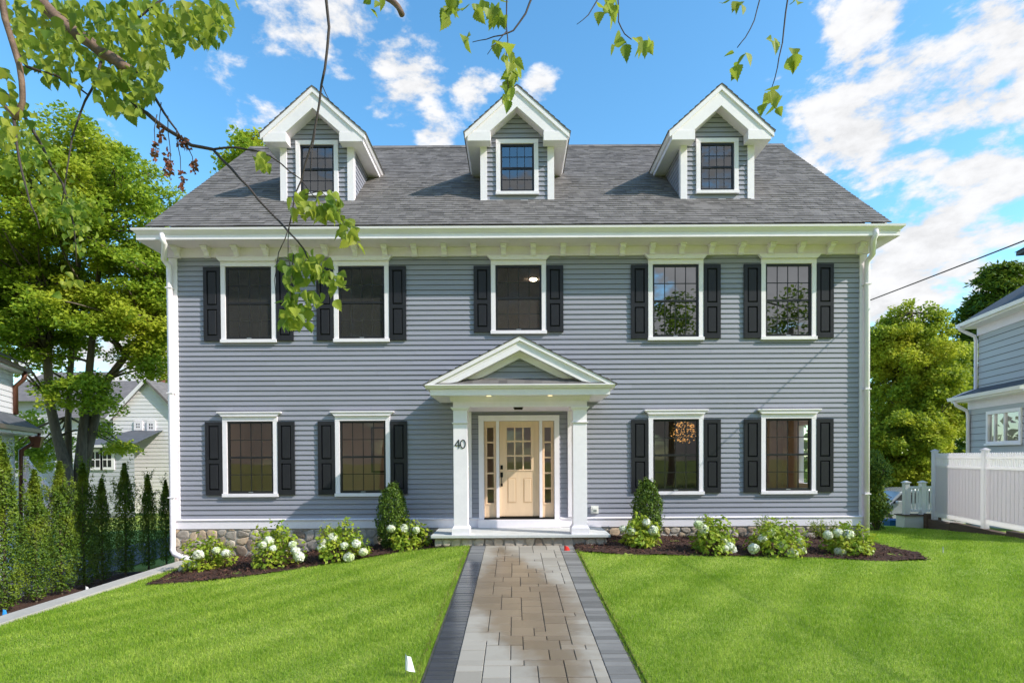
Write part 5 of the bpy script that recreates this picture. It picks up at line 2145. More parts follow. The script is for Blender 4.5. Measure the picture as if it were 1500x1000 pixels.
# overhead limb that carries the hanging sprays
OV = [(-4.6, 3.3, 4.5), (-3.4, 2.95, 4.75), (-2.0, 2.75, 4.80), (-.8, 2.65, 4.70), (.2, 2.65, 4.6), (1.2, 2.7, 4.5), (2.0, 2.75, 4.35)]
om = MB()
om.tube(OV, [.06, .05, .042, .034, .027, .02, .008], 8)
om.build('branch', 'birchbark', birch, smooth=True)
branch([(477, -8), (482, 40), (476, 100), (468, 150), (458, 205), (447, 240), (432, 285), (424, 330)], (2.75, 2.85), (2.2, .9), 'twig', [(-.9, 2.66, 4.68)])
branch([(424, 330), (408, 370), (402, 410), (404, 440)], (2.85, 2.85), (.8, .4))
branch([(424, 330), (422, 372), (430, 410)], (2.85, 2.85), (.7, .4))
branch([(472, 125), (483, 148), (493, 158)], (2.76, 2.74), (.7, .3))
branch([(462, 190), (458, 215), (455, 250)], (2.78, 2.76), (.8, .4))
branch([(545, -14), (572, 0), (583, 10), (589, 22)], (2.7, 2.68), (4.0, 4.2), 'birchbark', [(-.35, 2.65, 4.64)], n=8)
branch([(782, -10), (770, 20), (752, 45), (735, 52), (712, 58), (692, 62)], (2.65, 2.6), (1.6, .5), 'twig', [(.2, 2.65, 4.58)])
branch([(742, 46), (728, 62), (714, 80)], (2.62, 2.6), (.8, .4))
branch([(742, 20), (744, 60), (742, 100), (745, 130), (742, 150)], (2.6, 2.6), (1.0, .4), 'twig', [(.05, 2.64, 4.6)])
branch([(905, -10), (906, 32), (915, 50), (925, 58)], (2.65, 2.62), (1.1, .6), 'twig', [(.55, 2.67, 4.55)])
branch([(880, -8), (862, 22), (845, 36)], (2.65, 2.62), (1.0, .4), 'twig')
branch([(1115, -8), (1105, 30), (1092, 55), (1080, 70)], (2.7, 2.7), (1.0, .6), 'twig', [(1.25, 2.7, 4.48)])
branch([(1155, -8), (1148, 45), (1141, 85), (1135, 115), (1130, 130)], (2.7, 2.7), (1.3, .6), 'twig', [(1.35, 2.7, 4.47)])
polyleaves([(0, 0), (335, 0), (338, 35), (312, 60), (275, 58), (235, 62), (240, 92), (225, 118), (190, 125), (150, 128), (120, 105), (60, 90), (20, 60)], 1000, 3.0, 4.3)
polyleaves([(120, 100), (232, 95), (232, 128), (205, 165), (172, 165), (140, 140)], 130, 2.95, 3.4)
polyleaves([(20, 65), (105, 100), (120, 130), (60, 112), (25, 90)], 40, 3.0, 3.3)
polyleaves([(0, 140), (40, 150), (70, 205), (110, 250), (130, 300), (125, 350), (105, 380), (70, 320), (40, 280), (0, 260)], 260, 4.2, 5.4)
hang(112, 330, 4.6, 30, 14, 28)
branch([(-10, 120), (30, 160), (62, 215), (92, 270), (108, 330), (112, 390)], (4.4, 4.8), (3, .8), 'twig', [(-4.95, 3.5, 3.2)])
polyleaves([(0, 95), (20, 110), (45, 175), (25, 215), (0, 215)], 36, 2.9, 3.3)
hang(100, 412, 3.6, 9, 9, 8)
hang(250, 40, 3.3, 30, 35, 22)
hang(312, 30, 3.2, 36, 14, 20)
hang(262, 70, 3.1, 4, 3, 4)
hang(200, 160, 3.1, 6, 5, 8)
hang(387, 236, 2.95, 9, 6, 7)
# hanging sprays over the facade
def spray(path, Y, n, s):
    m_ = path
    for k in range(n):
        u = random.random() * (len(m_) - 1)
        i = int(u)
        f_ = u - i
        x = m_[i][0] * (1 - f_) + m_[i + 1][0] * f_ + random.gauss(0, s)
        y = m_[i][1] * (1 - f_) + m_[i + 1][1] * f_ + random.gauss(0, s)
        LP.append(at(x, y, Y + random.uniform(-.12, .12)))


spray([(432, 300), (455, 300), (480, 300), (500, 320)], 2.85, 62, 8)
spray([(478, 285), (492, 300), (505, 330), (515, 350)], 2.85, 34, 5)
branch([(447, 285), (470, 280), (490, 300), (505, 330), (518, 352)], (2.85, 2.85), (.8, .3))
spray([(430, 375), (450, 390), (478, 400), (498, 425)], 2.9, 70, 10)
spray([(425, 400), (425, 440), (422, 470)], 2.9, 46, 6)
spray([(440, 400), (450, 435), (445, 465)], 2.9, 24, 6)
branch([(447, 368), (470, 395), (490, 415), (500, 432)], (2.9, 2.9), (.8, .3))
branch([(430, 372), (425, 420), (421, 470)], (2.9, 2.9), (.8, .3))
spray([(648, 2), (690, 8), (725, 12), (735, 25)], 2.65, 36, 7)
spray([(735, 62), (748, 85), (755, 105), (742, 125), (744, 150)], 2.62, 34, 4.5)
hang(681, 50, 2.62, 4, 3, 4)
hang(655, 12, 2.65, 5, 4, 5)
hang(550, 4, 2.68, 4, 4, 4)
hang(890, 12, 2.65, 12, 10, 8)
hang(905, 62, 2.62, 5, 4, 6)
hang(938, 62, 2.62, 7, 8, 6)
hang(1078, 80, 2.7, 4, 5, 8)
hang(1092, 72, 2.7, 2, 3, 4)
hang(1080, 4, 2.7, 4, 6, 4)
hang(1133, 62, 2.7, 3, 4, 5)
hang(1158, 82, 2.7, 4, 5, 6)
hang(1130, 140, 2.7, 12, 9, 8)
hang(1165, 4, 2.7, 2, 3, 4)
P = np.array([tuple(p) for p in LP])
nrm = rng.normal(0, 1, (len(P), 3)) * np.array([.9, .9, .5]) + np.array([.1, -.55, .35])
link('foliage', leaves('foliage', P, .060, BIRCH, nrm, .35, (0, 0, -1), .45), 'birch', birch)
for x, y0, y1 in ((235, 180, 212), (228, 210, 235), (247, 220, 250), (266, 200, 212), (267, 252, 282), (274, 208, 218), (284, 238, 252), (248, 240, 262)):
    DP = [tuple(at(x + random.gauss(0, 2.2), random.uniform(y0, y1), 3.1 + random.uniform(-.02, .02))) for k in range(26)]
    link('dead_catkin', leaves('dead_catkin', np.array(DP), .026, RHOMB, (0, -1, 0), .8), 'deadleaf', birch)
for pts in ([(236, 150), (234, 170), (233, 212)], [(230, 168), (226, 190), (228, 235)], [(246, 170), (249, 215), (248, 262)], [(258, 188), (264, 230), (268, 282)], [(272, 208), (282, 230), (284, 252)]):
    branch(pts, 3.1, (.7, .4))

# ------------------------------------------------------------------ survey flags
def flag(px, py, Y, h, mat, label, w=.10, fh=.08, lean=.1, col='white'):
    g = Vector(gnd(px, py)) if Y is None else Vector((at(px, py, Y).x, Y, G(at(px, py, Y).x, Y)))
    e = empty('marker_flag', g, 0, label, 'marker flag', 'small utility marker flags in the lawn')
    mb_ = MB()
    mb_.tube([(0, 0, -.05), (lean * .3, 0, h * .5), (lean * h, 0, h)], .0025, 5)
    mb_.build('stake', 'metal', e, False)
    mb_ = MB()
    n_ = 5
    vs, fs = [], []
    for i in range(n_ + 1):
        u = i / n_
        vs += [(lean * h + w * u * .55, -.02 * math.sin(u * 4), h - u * fh * .25), (lean * h * .8 + w * u, -.02 * math.sin(u * 4 + .5), h - fh - u * fh * .25)]
    for i in range(n_):
        fs.append((2 * i, 2 * i + 1, 2 * i + 3, 2 * i + 2))
    mb_.add(vs, fs)
    mb_.build('flag', mat, e, False)


flag(594, 992, None, .23, 'flagwhite', 'white marker flag in the near lawn beside the left walkway edge', .09, .15, .0)
flag(127, 858, 13.0, .30, 'flagwhite', 'white marker flag among the hornbeams beyond the retaining wall', .09, .16, -.1)
flag(1380, 812, None, .15, 'flagwhite', 'white marker flag in the right lawn beyond the tip of the mulch bed', .03, .10, .05)
flag(826, 808, None, .13, 'flagred', 'red marker flag at the right edge of the walkway by the porch', .14, .11, .05)
flag(2, 893, 11.0, .30, 'flagblue', 'blue marker flag at the far left edge in the mulch', .08, .12, .1)
flag(1275, 790, None, .10, 'flagwhite', 'tiny white marker flag beside the right downspout foot', .06, .03, -.6)
flag(661, 800, None, .17, 'flagwhite', 'thin white marker flag in the mulch in front of the porch slab', .025, .14, .0)
# flag among the hornbeams stands low behind the wall
for o in bpy.data.objects:
    if o.name.startswith('marker_flag') and o.type == 'EMPTY' and o.location.x < -7.16:
        o.location.z = -1.42
        o.scale = (1.0, 1.0, 1.0)

# ------------------------------------------------------------------ right: neighbour, fence, timber, deck, car
nh = empty('neighbour_house', (14.4, 18.0, -1.0), -math.radians(102.1), 'grey clapboard neighbouring house behind the white fence', 'house')
LZ = lambda z: z + 1.0
L = 3.3
mb = MB()
wx0, wx1, wz0, wz1 = 1.05, 2.45, LZ(2.15), LZ(2.95)
siding(mb, 0.0, L, 0.0, LZ(3.30), 0, [(wx0, wx1, wz0, wz1)], .014, .2)
siding(mb, 0.0, L, LZ(3.72), LZ(5.62), .25, (), .014, .2)
mb.add([(0, 0, 0), (0, 7, 0), (0, 7, LZ(3.4)), (0, 0, LZ(3.4))], [(0, 1, 2, 3)])
mb.add([(0, .25, LZ(3.4)), (0, 7, LZ(3.4)), (0, 7, LZ(5.7)), (0, 3.6, LZ(8.2)), (0, .25, LZ(5.7))], [(0, 1, 2, 3, 4)])
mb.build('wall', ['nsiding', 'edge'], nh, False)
for z0, z1, y in ((3.18, 3.42, -.02), (5.50, 5.76, .22)):
    mb = MB()
    mb.box(-.05, L, y, y + .06, LZ(z0), LZ(z1))
    mb.build('frieze', 'soffit', nh, False)
for z, y, r_ in ((3.42, 0, .40), (5.76, .25, .42)):
    mb = MB()
    mb.box(-.22, L, y - r_, y + .04, LZ(z), LZ(z + .04))
    mb.box(-.22, L, y - r_ - .02, y - r_ + .03, LZ(z + .041), LZ(z + .14))
    mb.build('eave', 'trim', nh, False)
    mb = MB()
    mb.prism([(y - r_ - .10, LZ(z + .05)), (y - r_ - .02, LZ(z + .05)), (y - r_ - .02, LZ(z + .15)), (y - r_ - .12, LZ(z + .15))], 'x', -.24, L)
    mb.build('gutter', 'gutter', nh, False)
mb = MB()
mb.add([(-.2, -.45, LZ(3.58)), (L, -.45, LZ(3.58)), (L, .26, LZ(3.86)), (-.2, .26, LZ(3.86))], [(0, 1, 2, 3)])
mb.add([(-.25, -.20, LZ(5.92)), (L, -.20, LZ(5.92)), (L, 3.6, LZ(8.35)), (-.25, 3.6, LZ(8.35))], [(0, 1, 2, 3)])
mb.build('roof', 'nroofdark', nh, False)
mb = MB()
for a, b, c, d in ((wx0 - .09, wx0, wz0 - .09, wz1 + .1), (wx1, wx1 + .09, wz0 - .09, wz1 + .1), (wx0, wx1, wz0 - .09, wz0), (wx0, wx1, wz1, wz1 + .1)):
    mb.box(a, b, -.05, .04, c, d)
mb.box(wx0 - .13, wx1 + .13, -.08, -.051, wz0 - .12, wz0 - .06)
for xx in (wx0 + .28, wx0 + .74):
    mb.box(xx - .02, xx + .02, -.03, .03, wz0, wz1)
win = mb.build('window', 'trim', nh, False)
mb = MB()
mb.add([(wx0, .01, wz0), (wx1, .01, wz0), (wx1, .01, wz1), (wx0, .01, wz1)], [(0, 1, 2, 3)])
mb.build('pane', 'skyglass', win, False)
mb = MB()
mb.box(wx0 - .1, wx1 + .1, .5, .52, wz0 - .1, wz1 + .1)
mb.build('blind_or_dark_back', 'palegrey', win, False)
for pts in ([(-.05, -.30, LZ(5.85)), (-.05, -.24, LZ(5.72)), (-.04, .15, LZ(5.50)), (-.04, .19, LZ(5.35)), (-.04, .19, LZ(3.82)), (-.06, -.1, LZ(3.70)), (-.12, -.40, LZ(3.56))],
            [(.02, -.42, LZ(3.45)), (.03, -.38, LZ(3.33)), (.05, -.10, LZ(3.15)), (.05, -.06, LZ(3.0)), (.05, -.06, .1)]):
    mb = MB()
    mb.tube(pts, .05, 8)
    mb.build('downspout', 'gutter', nh, False, smooth=True)
# dormer whose overhang peeks in at the right edge
mb = MB()
mb.box(2.2, 5.2, .55, 3.0, LZ(6.3), LZ(7.32))
dm = mb.build('dormer', 'nsiding', nh, False)
mb = MB()
mb.box(1.95, 5.45, .15, 3.3, LZ(7.33), LZ(7.42))
mb.prism([(.12, LZ(7.44)), (3.4, LZ(7.44)), (3.4, LZ(8.1))], 'x', 1.92, 5.48)
mb.build('dormer_roof', 'nroofdark', dm, False)

# white vinyl privacy fence with a picket top
FA, FB = Vector((12.02, 16.25, 0)), Vector((11.2, 12.5, 0))
fdir = (FB - FA).normalized()
fence = empty('privacy_fence', FA, math.atan2(fdir.y, fdir.x), 'white vinyl privacy fence with picket topped panels along the right boundary', 'fence')
PL_ = 2.42
def fz(s): return at(1368, 757, 16.2).z + .02 * s
NP = 2
for k in range(NP + 1):
    s = k * PL_
    z0 = fz(s)
    mb = MB()
    mb.frustum(s, 0, z0 - .25, 1.86, .125, .125, .125, .125)
    mb.frustum(s, 0, 1.861, 1.885, .165, .165, .165, .165)
    mb.frustum(s, 0, 1.8855, 1.93, .15, .15, .02, .02)
    mb.build('post', 'fencevinyl', fence, False, bevel=.004)
for k in range(NP):
    a, b = k * PL_ + .07, (k + 1) * PL_ - .07
    z0 = fz(a)
    mb = MB()
    mb.box(a, b, -.022, .022, z0 + .02, z0 + .15)
    mb.box(a, b, -.022, .022, 1.40, 1.48)
    mb.box(a, b, -.020, .020, 1.66, 1.725)
    n_ = 15
    for j in range(n_):
        x0, x1 = a + (b - a) * j / n_, a + (b - a) * (j + 1) / n_
        mb.box(x0 + .003, x1 - .003, -.012, .012, z0 + .151, 1.399)
        mb.box(x0 + .001, x1 - .001, -.008, .008, z0 + .151, 1.399)
    m_ = 27
    for j in range(m_):
        xc_ = a + (b - a) * (j + .5) / m_
        mb.box(xc_ - .022, xc_ + .022, -.010, .010, 1.481, 1.659)
        mb.box(xc_ - .022, xc_ + .022, -.010, .010, 1.726, 1.79)
        mb.frustum(xc_, 0, 1.7905, 1.81, .044, .02, .005, .02)
    mb.build('panel', 'fencevinyl', fence, False)
# timber wall under it
tw = empty('timber_wall', FA + Vector((-.3, 0, 0)), math.atan2(fdir.y, fdir.x), 'low brown timber retaining wall below the white fence', 'retaining wall')
for row in range(2):
    s = -.15 - row * .2
    while s < 5.2:
        ln = 2.4 if s > 0 else 1.3
        g = -.42 + .045 * (s + .6)
        mb = MB()
        mb.box(s + .004, s + ln - .004, .16 + row * .03, .34 + row * .03, -.50 + row * .215 + .03 * s, -.29 + row * .215 + .03 * s)
        mb.build('timber', 'timber', tw, False, bevel=.012)
        s += ln
for k, yy in enumerate((.16, .36)):
    mb = MB()
    mb.box(-.42 - .02 * k, -.22 - .02 * k, yy, yy + .19, -.9, .06 - .02 * k)
    mb.build('timber_post', 'timber', tw, False, bevel=.012)

# little white landing with rail, beyond the fence end
ra = at(1327, 752, 17.0)
rb = at(1351, 752, 17.0)
rail = empty('landing_railing', (ra.x, 17.0, -.6), 0, 'small white railed landing beside the end of the white fence', 'railing')
zt, zb = at(1327, 707, 17).z, at(1327, 753, 17).z
for k, x in enumerate((ra.x, rb.x, ra.x + 2 * (rb.x - ra.x))):
    mb = MB()
    mb.frustum(x, 17, zb - .02, zt, .14, .14, .14, .14)
    mb.frustum(x, 17, zt + .001, zt + .03, .19, .19, .19, .19)
    mb.frustum(x, 17, zt + .0305, zt + .07, .17, .17, .02, .02)
    mb.build('post', 'vinyl', rail, bevel=.004)
mb = MB()
xe = ra.x + 2 * (rb.x - ra.x)
mb.box(ra.x, xe, 16.96, 17.04, zt - .17, zt - .10)
mb.box(ra.x, xe, 16.97, 17.03, zb + .08, zb + .14)
mb.build('rail', 'vinyl', rail)
for k in range(9):
    x = ra.x + .12 + k * .105
    if abs(x - rb.x) < .08:
        continue
    mb = MB()
    mb.box(x - .02, x + .02, 16.98, 17.02, zb + .14, zt - .17)
    mb.build('baluster', 'vinyl', rail)
mb = MB()
mb.box(ra.x - .15, xe, 16.85, 17.22, -.75, zb - .03)
mb.build('skirt', 'vinyl', rail)
mb = MB()
mb.box(ra.x - .19, xe, 16.80, 17.26, zb - .029, zb)
mb.build('deck_board', 'timber', rail)

# grey porch with lattice far behind
dk = empty('rear_deck', (at(1335, 720, 27).x, 27, -1), 0, 'grey raised deck with white lattice skirt behind the cars', 'deck')
x0, x1 = at(1285, 700, 27).x, at(1400, 700, 27).x
z0, z1, z2, z3 = at(1330, 722, 27).z, at(1330, 698, 27).z, at(1330, 692, 27).z, at(1330, 672, 27).z
mb = MB()
mb.box(x0, x1, 27, 29, z1, z2)
mb.build('deck_edge', 'palegrey', dk)
mb = MB()
k = 0
x = x0
while x < x1:
    mb.box(x, x + .09, 27.0, 27.03, z2 + .001, z3)
    x += .16
mb.box(x0, x1, 26.96, 26.999, z3 - .06, z3)
mb.build('deck_rail', 'palegrey', dk)
mb = MB()
H_ = z1 - z0
x = x0 - H_
while x < x1:
    for sg in (-1, 1):
        xa, xb = (x, x + H_) if sg > 0 else (x + H_, x)
        mb.add([(xa - .02, 27.0 + .005 * sg, z0), (xa + .02, 27.0 + .005 * sg, z0), (xb + .02, 27.0 + .005 * sg, z1), (xb - .02, 27.0 + .005 * sg, z1)], [(0, 1, 2, 3)])
    x += .13
mb.build('lattice', 'palegrey', dk)
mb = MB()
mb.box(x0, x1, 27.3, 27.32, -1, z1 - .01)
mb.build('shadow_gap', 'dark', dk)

# car between the arborvitae and the landing
cp = at(1316, 735, 21.0)
CXc, CZ = cp.x, at(1316, 716, 21).z - 1.45
car = empty('parked_car', (CXc + .7, 21.6, CZ), R(0), 'silver car mostly hidden behind the arborvitae and the white railing', 'car')
prof = [(-2.2, .30), (-2.25, .62), (-2.1, .80), (-1.25, .93), (-.75, 1.36), (-.2, 1.46), (.7, 1.45), (1.35, 1.22), (1.75, .98), (2.15, .92), (2.25, .60), (2.2, .28), (1.75, .24), (-1.75, .24)]
mb = MB()
n_ = len(prof)
vs = []
for w_, (sx_) in (( .80, 1), (.88, 1), (.88, 1), (.80, 1)):
    pass
ys_ = (-.86, -.78, .78, .86)
for yy in ys_:
    for (x, z) in prof:
        tuck = .12 * max(0, z - .85) / .6
        y_ = math.copysign(abs(yy) - tuck, yy)
        ins = .985 if abs(yy) > .8 else 1
        vs.append((x * ins, y_, z * (.995 if abs(yy) > .8 else 1)))
fs = [tuple(range(n_)), tuple(3 * n_ + k for k in range(n_))]
for r_ in range(3):
    for k in range(n_):
        j = (k + 1) % n_
        fs.append((r_ * n_ + k, r_ * n_ + j, (r_ + 1) * n_ + j, (r_ + 1) * n_ + k))
mb.add(vs, fs)
mb.build('body', 'carpaint', car, False, smooth=False, bevel=.03)
for sg in (-1, 1):
    mb = MB()
    yy = sg * .80
    mb.add([(-1.1, sg * .868, .95), (.1, sg * .868, .97), (.1, sg * .79, 1.37), (-.65, sg * .79, 1.32)], [(0, 1, 2, 3)])
    mb.add([(.18, sg * .868, .97), (1.45, sg * .868, 1.0), (.95, sg * .79, 1.33), (.18, sg * .79, 1.37)], [(0, 1, 2, 3)])
    mb.build('side_window', 'sash', car, False)
    mb = MB()
    mb.box(-1.0, -.8, sg * .87, sg * 1.02, .93, 1.05)
    mb.build('wing_mirror', 'carpaint', car, False, bevel=.02)
    for xx in (-1.4, 1.4):
        mb = MB()
        mb.tube([(xx, sg * .70, .32), (xx, sg * .89, .32)], .32, 20)
        wh = mb.build('wheel', 'rubber', car, False)
        mb = MB()
        mb.tube([(xx, sg * .885, .32), (xx, sg * .90, .32)], .2, 14)
        mb.build('rim', 'metal', wh, False)
bb = at(1311, 762, 18.6)
bn = empty('blue_bin', (bb.x, 18.6, -.75), 0, 'low blue plastic bin on the ground behind the arborvitae', 'bin')
mb = MB()
mb.frustum(0, 0, 0, .38, .5, .35, .6, .42)
mb.build('tub', 'bluebin', bn, False, bevel=.02)
mb = MB()
mb.frustum(0, 0, .381, .42, .64, .46, .62, .44)
mb.build('rim', 'bluebin', bn, False, bevel=.01)

# service cable
cb = empty('utility_cable', (7.85, 12.9, 5.3), 0, 'black overhead cable sloping from the upper right down to the house side', 'cable')
A_, B_ = at(1271, 441, 12.9), at(1500, 348, 10.0)
C_ = B_ + (B_ - A_) * 3.4
pts = []
for k in range(33):
    u = k / 32
    p = A_.lerp(C_, u)
    p.z -= .9 * u * (1 - u) * .35
    pts.append(p)
mb = MB()
mb.tube(pts, .013, 6)
mb.build('cable', 'wire', cb)
mb = MB()
mb.tube([A_ + Vector((-.12, .05, 0)), A_ + Vector((0, 0, 0))], .02, 6)
mb.build('anchor', 'metal', cb)
up_ = empty('utility_pole', (C_.x, C_.y, -.6), 0, 'wooden utility pole at the street carrying the cable', 'pole')
mb = MB()
mb.tube([(C_.x + .15, C_.y, -.8), (C_.x + .15, C_.y, C_.z + .8)], [.15, .11], 12)
mb.build('post', 'timber', up_)

# ------------------------------------------------------------------ left: white house edge, houses behind
lh = empty('white_house', (at(20, 600, 16).x, 16.0, -1.45), R(116), 'white clapboard house with brown copper downspouts at the left edge', 'house')
Zl = lambda z: z + 1.45
zu, zl = at(25, 545, 16).z, at(40, 633, 16).z
mb = MB()
hl = [(-4.2, -2.9, Zl(.2), Zl(zl - .35)), (-1.75, -.75, Zl(.2), Zl(zl - .35)), (-3.9, -2.9, Zl(zl + .6), Zl(zu - .3))]
siding(mb, -9, 0, 0, Zl(zu), 0, hl, .014, .15)
mb.add([(0, 0, 0), (0, 6, 0), (0, 6, Zl(zu)), (0, 0, Zl(zu))], [(0, 1, 2, 3)])
mb.build('wall', 'white_clap', lh, False)
mb = MB()
mb.box(-9, .25, -.27, .1, Zl(zu - .02), Zl(zu + .14))
mb.build('eave', 'trim', lh, False)
mb = MB()
mb.box(-9, .28, -.34, -.271, Zl(zu + .02), Zl(zu + .12))
mb.build('gutter', 'copper', lh, False)
mb = MB()
mb.add([(-9, -.5, Zl(zu + .15)), (.4, -.5, Zl(zu + .15)), (-.5, 3, Zl(zu + 1.6)), (-9, 3, Zl(zu + 1.6))], [(0, 1, 2, 3)])
mb.add([(-9, -.50, Zl(zl + .12)), (.45, -.50, Zl(zl + .12)), (.05, .02, Zl(zl + .52)), (-9, .02, Zl(zl + .52))], [(0, 1, 2, 3)])
mb.add([(.45, -.50, Zl(zl + .12)), (.45, 3, Zl(zl + .12)), (.05, 3, Zl(zl + .52)), (.05, .02, Zl(zl + .52))], [(0, 1, 2, 3)])
mb.build('roof', 'nroofdark', lh, False)
mb = MB()
mb.box(-9, .40, -.45, .02, Zl(zl - .08), Zl(zl + .10))
mb.build('porch_eave', 'trim', lh, False)
mb = MB()
mb.box(-9, .45, -.53, -.451, Zl(zl + .0), Zl(zl + .11))
mb.build('gutter', 'copper', lh, False)
for hx_ in hl:
    mb = MB()
    mb.box(hx_[0], hx_[1], .03, .06, hx_[2], hx_[3])
    mb.box((hx_[0] + hx_[1]) / 2 - .03, (hx_[0] + hx_[1]) / 2 + .03, .0, .029, hx_[2], hx_[3])
    mb.build('window', 'sash', lh, False)
for pts, r_ in (([(-.1, -.30, Zl(zu + .02)), (-.08, -.25, Zl(zu - .2)), (-.08, -.07, Zl(zu - .4)), (-.08, -.07, Zl(zl + .5))], .06),
                ([(.35, -.46, Zl(zl)), (.3, -.4, Zl(zl - .25)), (.12, -.12, Zl(zl - .5)), (.12, -.10, Zl(-.6))], .065)):
    mb = MB()
    mb.tube(pts, r_, 8)
    mb.build('downspout', 'copper', lh, False, smooth=True)
mb = MB()
mb.frustum(.32, -.42, Zl(zl - .42), Zl(zl - .1), .16, .16, .30, .30)
mb.build('rainwater_head', 'copper', lh, False)

# white steps' rail by the left house
sr = empty('stair_railing', (at(65, 690, 15.5).x, 15.5, -1.1), 0, 'white sloping stair rail glimpsed between the left hornbeams', 'railing')
mb = MB()
p0, p1 = at(38, 672, 15.5), at(75, 720, 15.5)
mb.tube([p0, p1], .06, 6)
p0, p1 = at(38, 700, 15.5), at(75, 748, 15.5)
mb.tube([p0, p1], .05, 6)
mb.tube([at(75, 714, 15.5), at(75, 770, 15.5)], .07, 6)
mb.tube([at(38, 668, 15.5), at(38, 770, 15.5)], .07, 6)
mb.build('rail', 'white_clap', sr)

# white gabled house behind the maple
GY = 34.0
gh = empty('gabled_house', (at(200, 700, GY).x, GY, -1.3), 0, 'white gabled house with brown roof and brick chimney behind the maple trunk', 'house')
def gx(px): return at(px, 640, GY).x
def gz(py): return at(190, py, GY).z
def gwin(e, px0, px1, py0, py1, y, parent, cols=2):
    mb = MB()
    x0, x1, z0, z1 = gx(px0), gx(px1), gz(py1), gz(py0)
    mb.box(x0 - .12, x1 + .12, y - .06, y, z0 - .12, z1 + .12)
    w = mb.build('window', 'trim', parent)
    mb = MB()
    k = cols
    for i in range(k):
        for j in range(2):
            a, b = x0 + (x1 - x0) * i / k + .03, x0 + (x1 - x0) * (i + 1) / k - .03
            c, d = z0 + (z1 - z0) * j / 2 + .03, z0 + (z1 - z0) * (j + 1) / 2 - .03
            mb.add([(a, y - .065, c), (b, y - .065, c), (b, y - .065, d), (a, y - .065, d)], [(0, 1, 2, 3)])
    mb.build('pane', 'sash', w)


mb = MB()
siding(mb, gx(80), gx(193), -1.3, gz(611), GY, (), .02, .22)
# gable wing
px0, px1, pk = gx(192), gx(290), gx(241)
zb, zp_ = gz(613), gz(563)
siding(mb, px0, px1, -1.3, zp_, GY - 1.5, (), .02, .22, clip=lambda z: (px0, px1) if z < zb else (px0 + (pk - px0) * (z - zb) / (zp_ - zb), px1 - (px1 - pk) * (z - zb) / (zp_ - zb)))
mb.add([(px0, GY - 1.5, -1.3), (px0, GY + 6, -1.3), (px0, GY + 6, zb), (px0, GY - 1.5, zb)], [(0, 1, 2, 3)])
mb.build('wall', 'white_clap', gh)
mb = MB()
mb.add([(gx(75), GY - .4, gz(612)), (gx(215), GY - .4, gz(612)), (gx(240), GY + 5, gz(565) + 1.0), (gx(75), GY + 5, gz(565) + 1.0)], [(0, 1, 2, 3)])
mb.prism([(px0 - .25, zb - .1), (pk, zp_ + .12), (pk, zp_ + .0), (px0 - .1, zb - .2)], 'y', GY - 1.75, GY + 5)
mb.prism([(px1 + .25, zb - .1), (pk, zp_ + .12), (pk, zp_ + .0), (px1 + .1, zb - .2)], 'y', GY - 1.75, GY + 5)
rf = mb.build('roof', 'nroof', gh)
mb = MB()
mb.prism([(px0 - .27, zb - .12), (pk, zp_ + .10), (pk, zp_ - .12), (px0 - .1, zb - .3)], 'y', GY - 1.80, GY - 1.74)
mb.build('rake_board', 'trim', gh)
cxh = gx(190)
mb = MB()
mb.box(cxh - .6, cxh + .6, GY + 3.8, GY + 4.8, gz(600), gz(556) + .6)
mb.box(cxh - .3, cxh + .1, GY + 4.0, GY + 4.4, gz(556) + .6, gz(553) + .8)
mb.build('chimney', 'brick', rf)
gwin(gh, 225, 231, 622, 629, GY - 1.52, gh)
gwin(gh, 243, 249, 622, 631, GY - 1.52, gh)
gwin(gh, 166, 174, 661, 676, GY - .02, gh)
gwin(gh, 142, 172, 617, 635, GY - .02, gh, 4)
gwin(gh, 135, 148, 660, 675, GY - .02, gh)
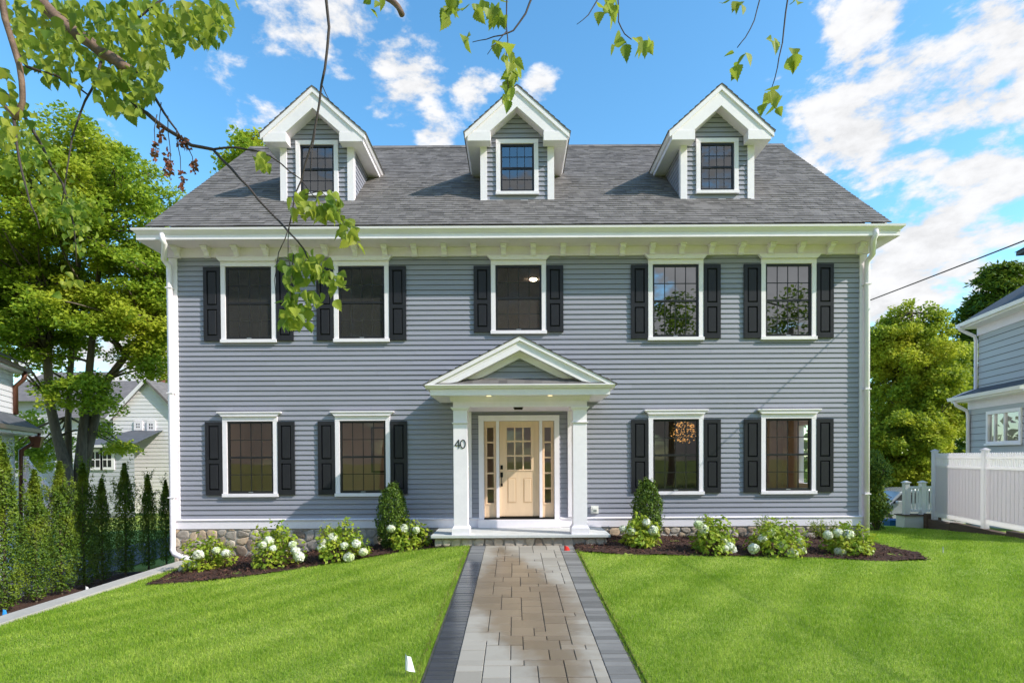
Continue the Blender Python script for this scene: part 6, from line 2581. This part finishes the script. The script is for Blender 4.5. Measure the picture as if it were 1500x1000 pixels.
# grey extension in front
mb = MB()
e0, e1 = gx(193), gx(262)
siding(mb, e0, e1, -1.3, gz(655), GY - 4, (), .02, .22)
mb.add([(e0, GY - 4, -1.3), (e0, GY - 1.5, -1.3), (e0, GY - 1.5, gz(655)), (e0, GY - 4, gz(655))], [(0, 1, 2, 3)])
ext = mb.build('extension', 'palegrey', gh)
mb = MB()
mb.add([(e0 - .3, GY - 4.3, gz(655)), (e1, GY - 4.3, gz(655)), (e1, GY - 1.5, gz(632)), (e0 + 1.0, GY - 1.5, gz(632))], [(0, 1, 2, 3)])
mb.add([(e0 - .3, GY - 4.3, gz(655)), (e0 + 1.0, GY - 1.5, gz(632)), (e0 - .3, GY - 1.5, gz(655))], [(0, 1, 2)])
mb.build('roof', 'nroofdark', ext)
mb = MB()
mb.box(e0 - .3, e1, GY - 4.36, GY - 4.28, gz(657), gz(654))
mb.build('gutter', 'trim', ext)
gwin(gh, 206, 219, 662, 683, GY - 4.02, ext)
gwin(gh, 222, 234, 662, 683, GY - 4.02, ext)
# pale blue house further left
bh = empty('pale_house', (at(70, 640, 38).x, 38, -1.3), 0, 'pale blue-grey house with brown roof glimpsed left of the maple trunk', 'house')
hx_ = lambda p: at(p, 640, 38).x
hz_ = lambda p: at(60, p, 38).z
mb = MB()
siding(mb, hx_(-20), hx_(118), -1.3, hz_(585), 38, (), .02, .22)
mb.build('wall', 'palegrey', bh)
mb = MB()
mb.add([(hx_(-20), 37.6, hz_(588)), (hx_(120), 37.6, hz_(588)), (hx_(110), 43, hz_(550) + 1), (hx_(-20), 43, hz_(550) + 1)], [(0, 1, 2, 3)])
mb.build('roof', 'nroof', bh)
for a, b, c, d in ((50, 58, 612, 632), (76, 84, 612, 632)):
    mb = MB()
    mb.box(hx_(a), hx_(b), 37.93, 37.99, hz_(d), hz_(c))
    w = mb.build('window', 'trim', bh)
    mb = MB()
    mb.box(hx_(a + 1), hx_(b - 1), 37.91, 37.929, hz_(d - 1), hz_(c + 1))
    mb.build('pane', 'sash', w)

# distant tree line that closes the view all round
cl = []
for k in range(420):
    a = random.uniform(-1.15, 1.15)
    d_ = random.uniform(62, 80)
    cl.append(np.array([d_ * math.sin(a), d_ * math.cos(a), random.uniform(-1, 5.0)]))
tag(link('far_treeline', leaves('far_treeline', clump_leaves(cl, 26, 2.6, .8), 1.1, RHOMB, (0, -.5, .8), .7), 'farleaf'), kind='stuff')
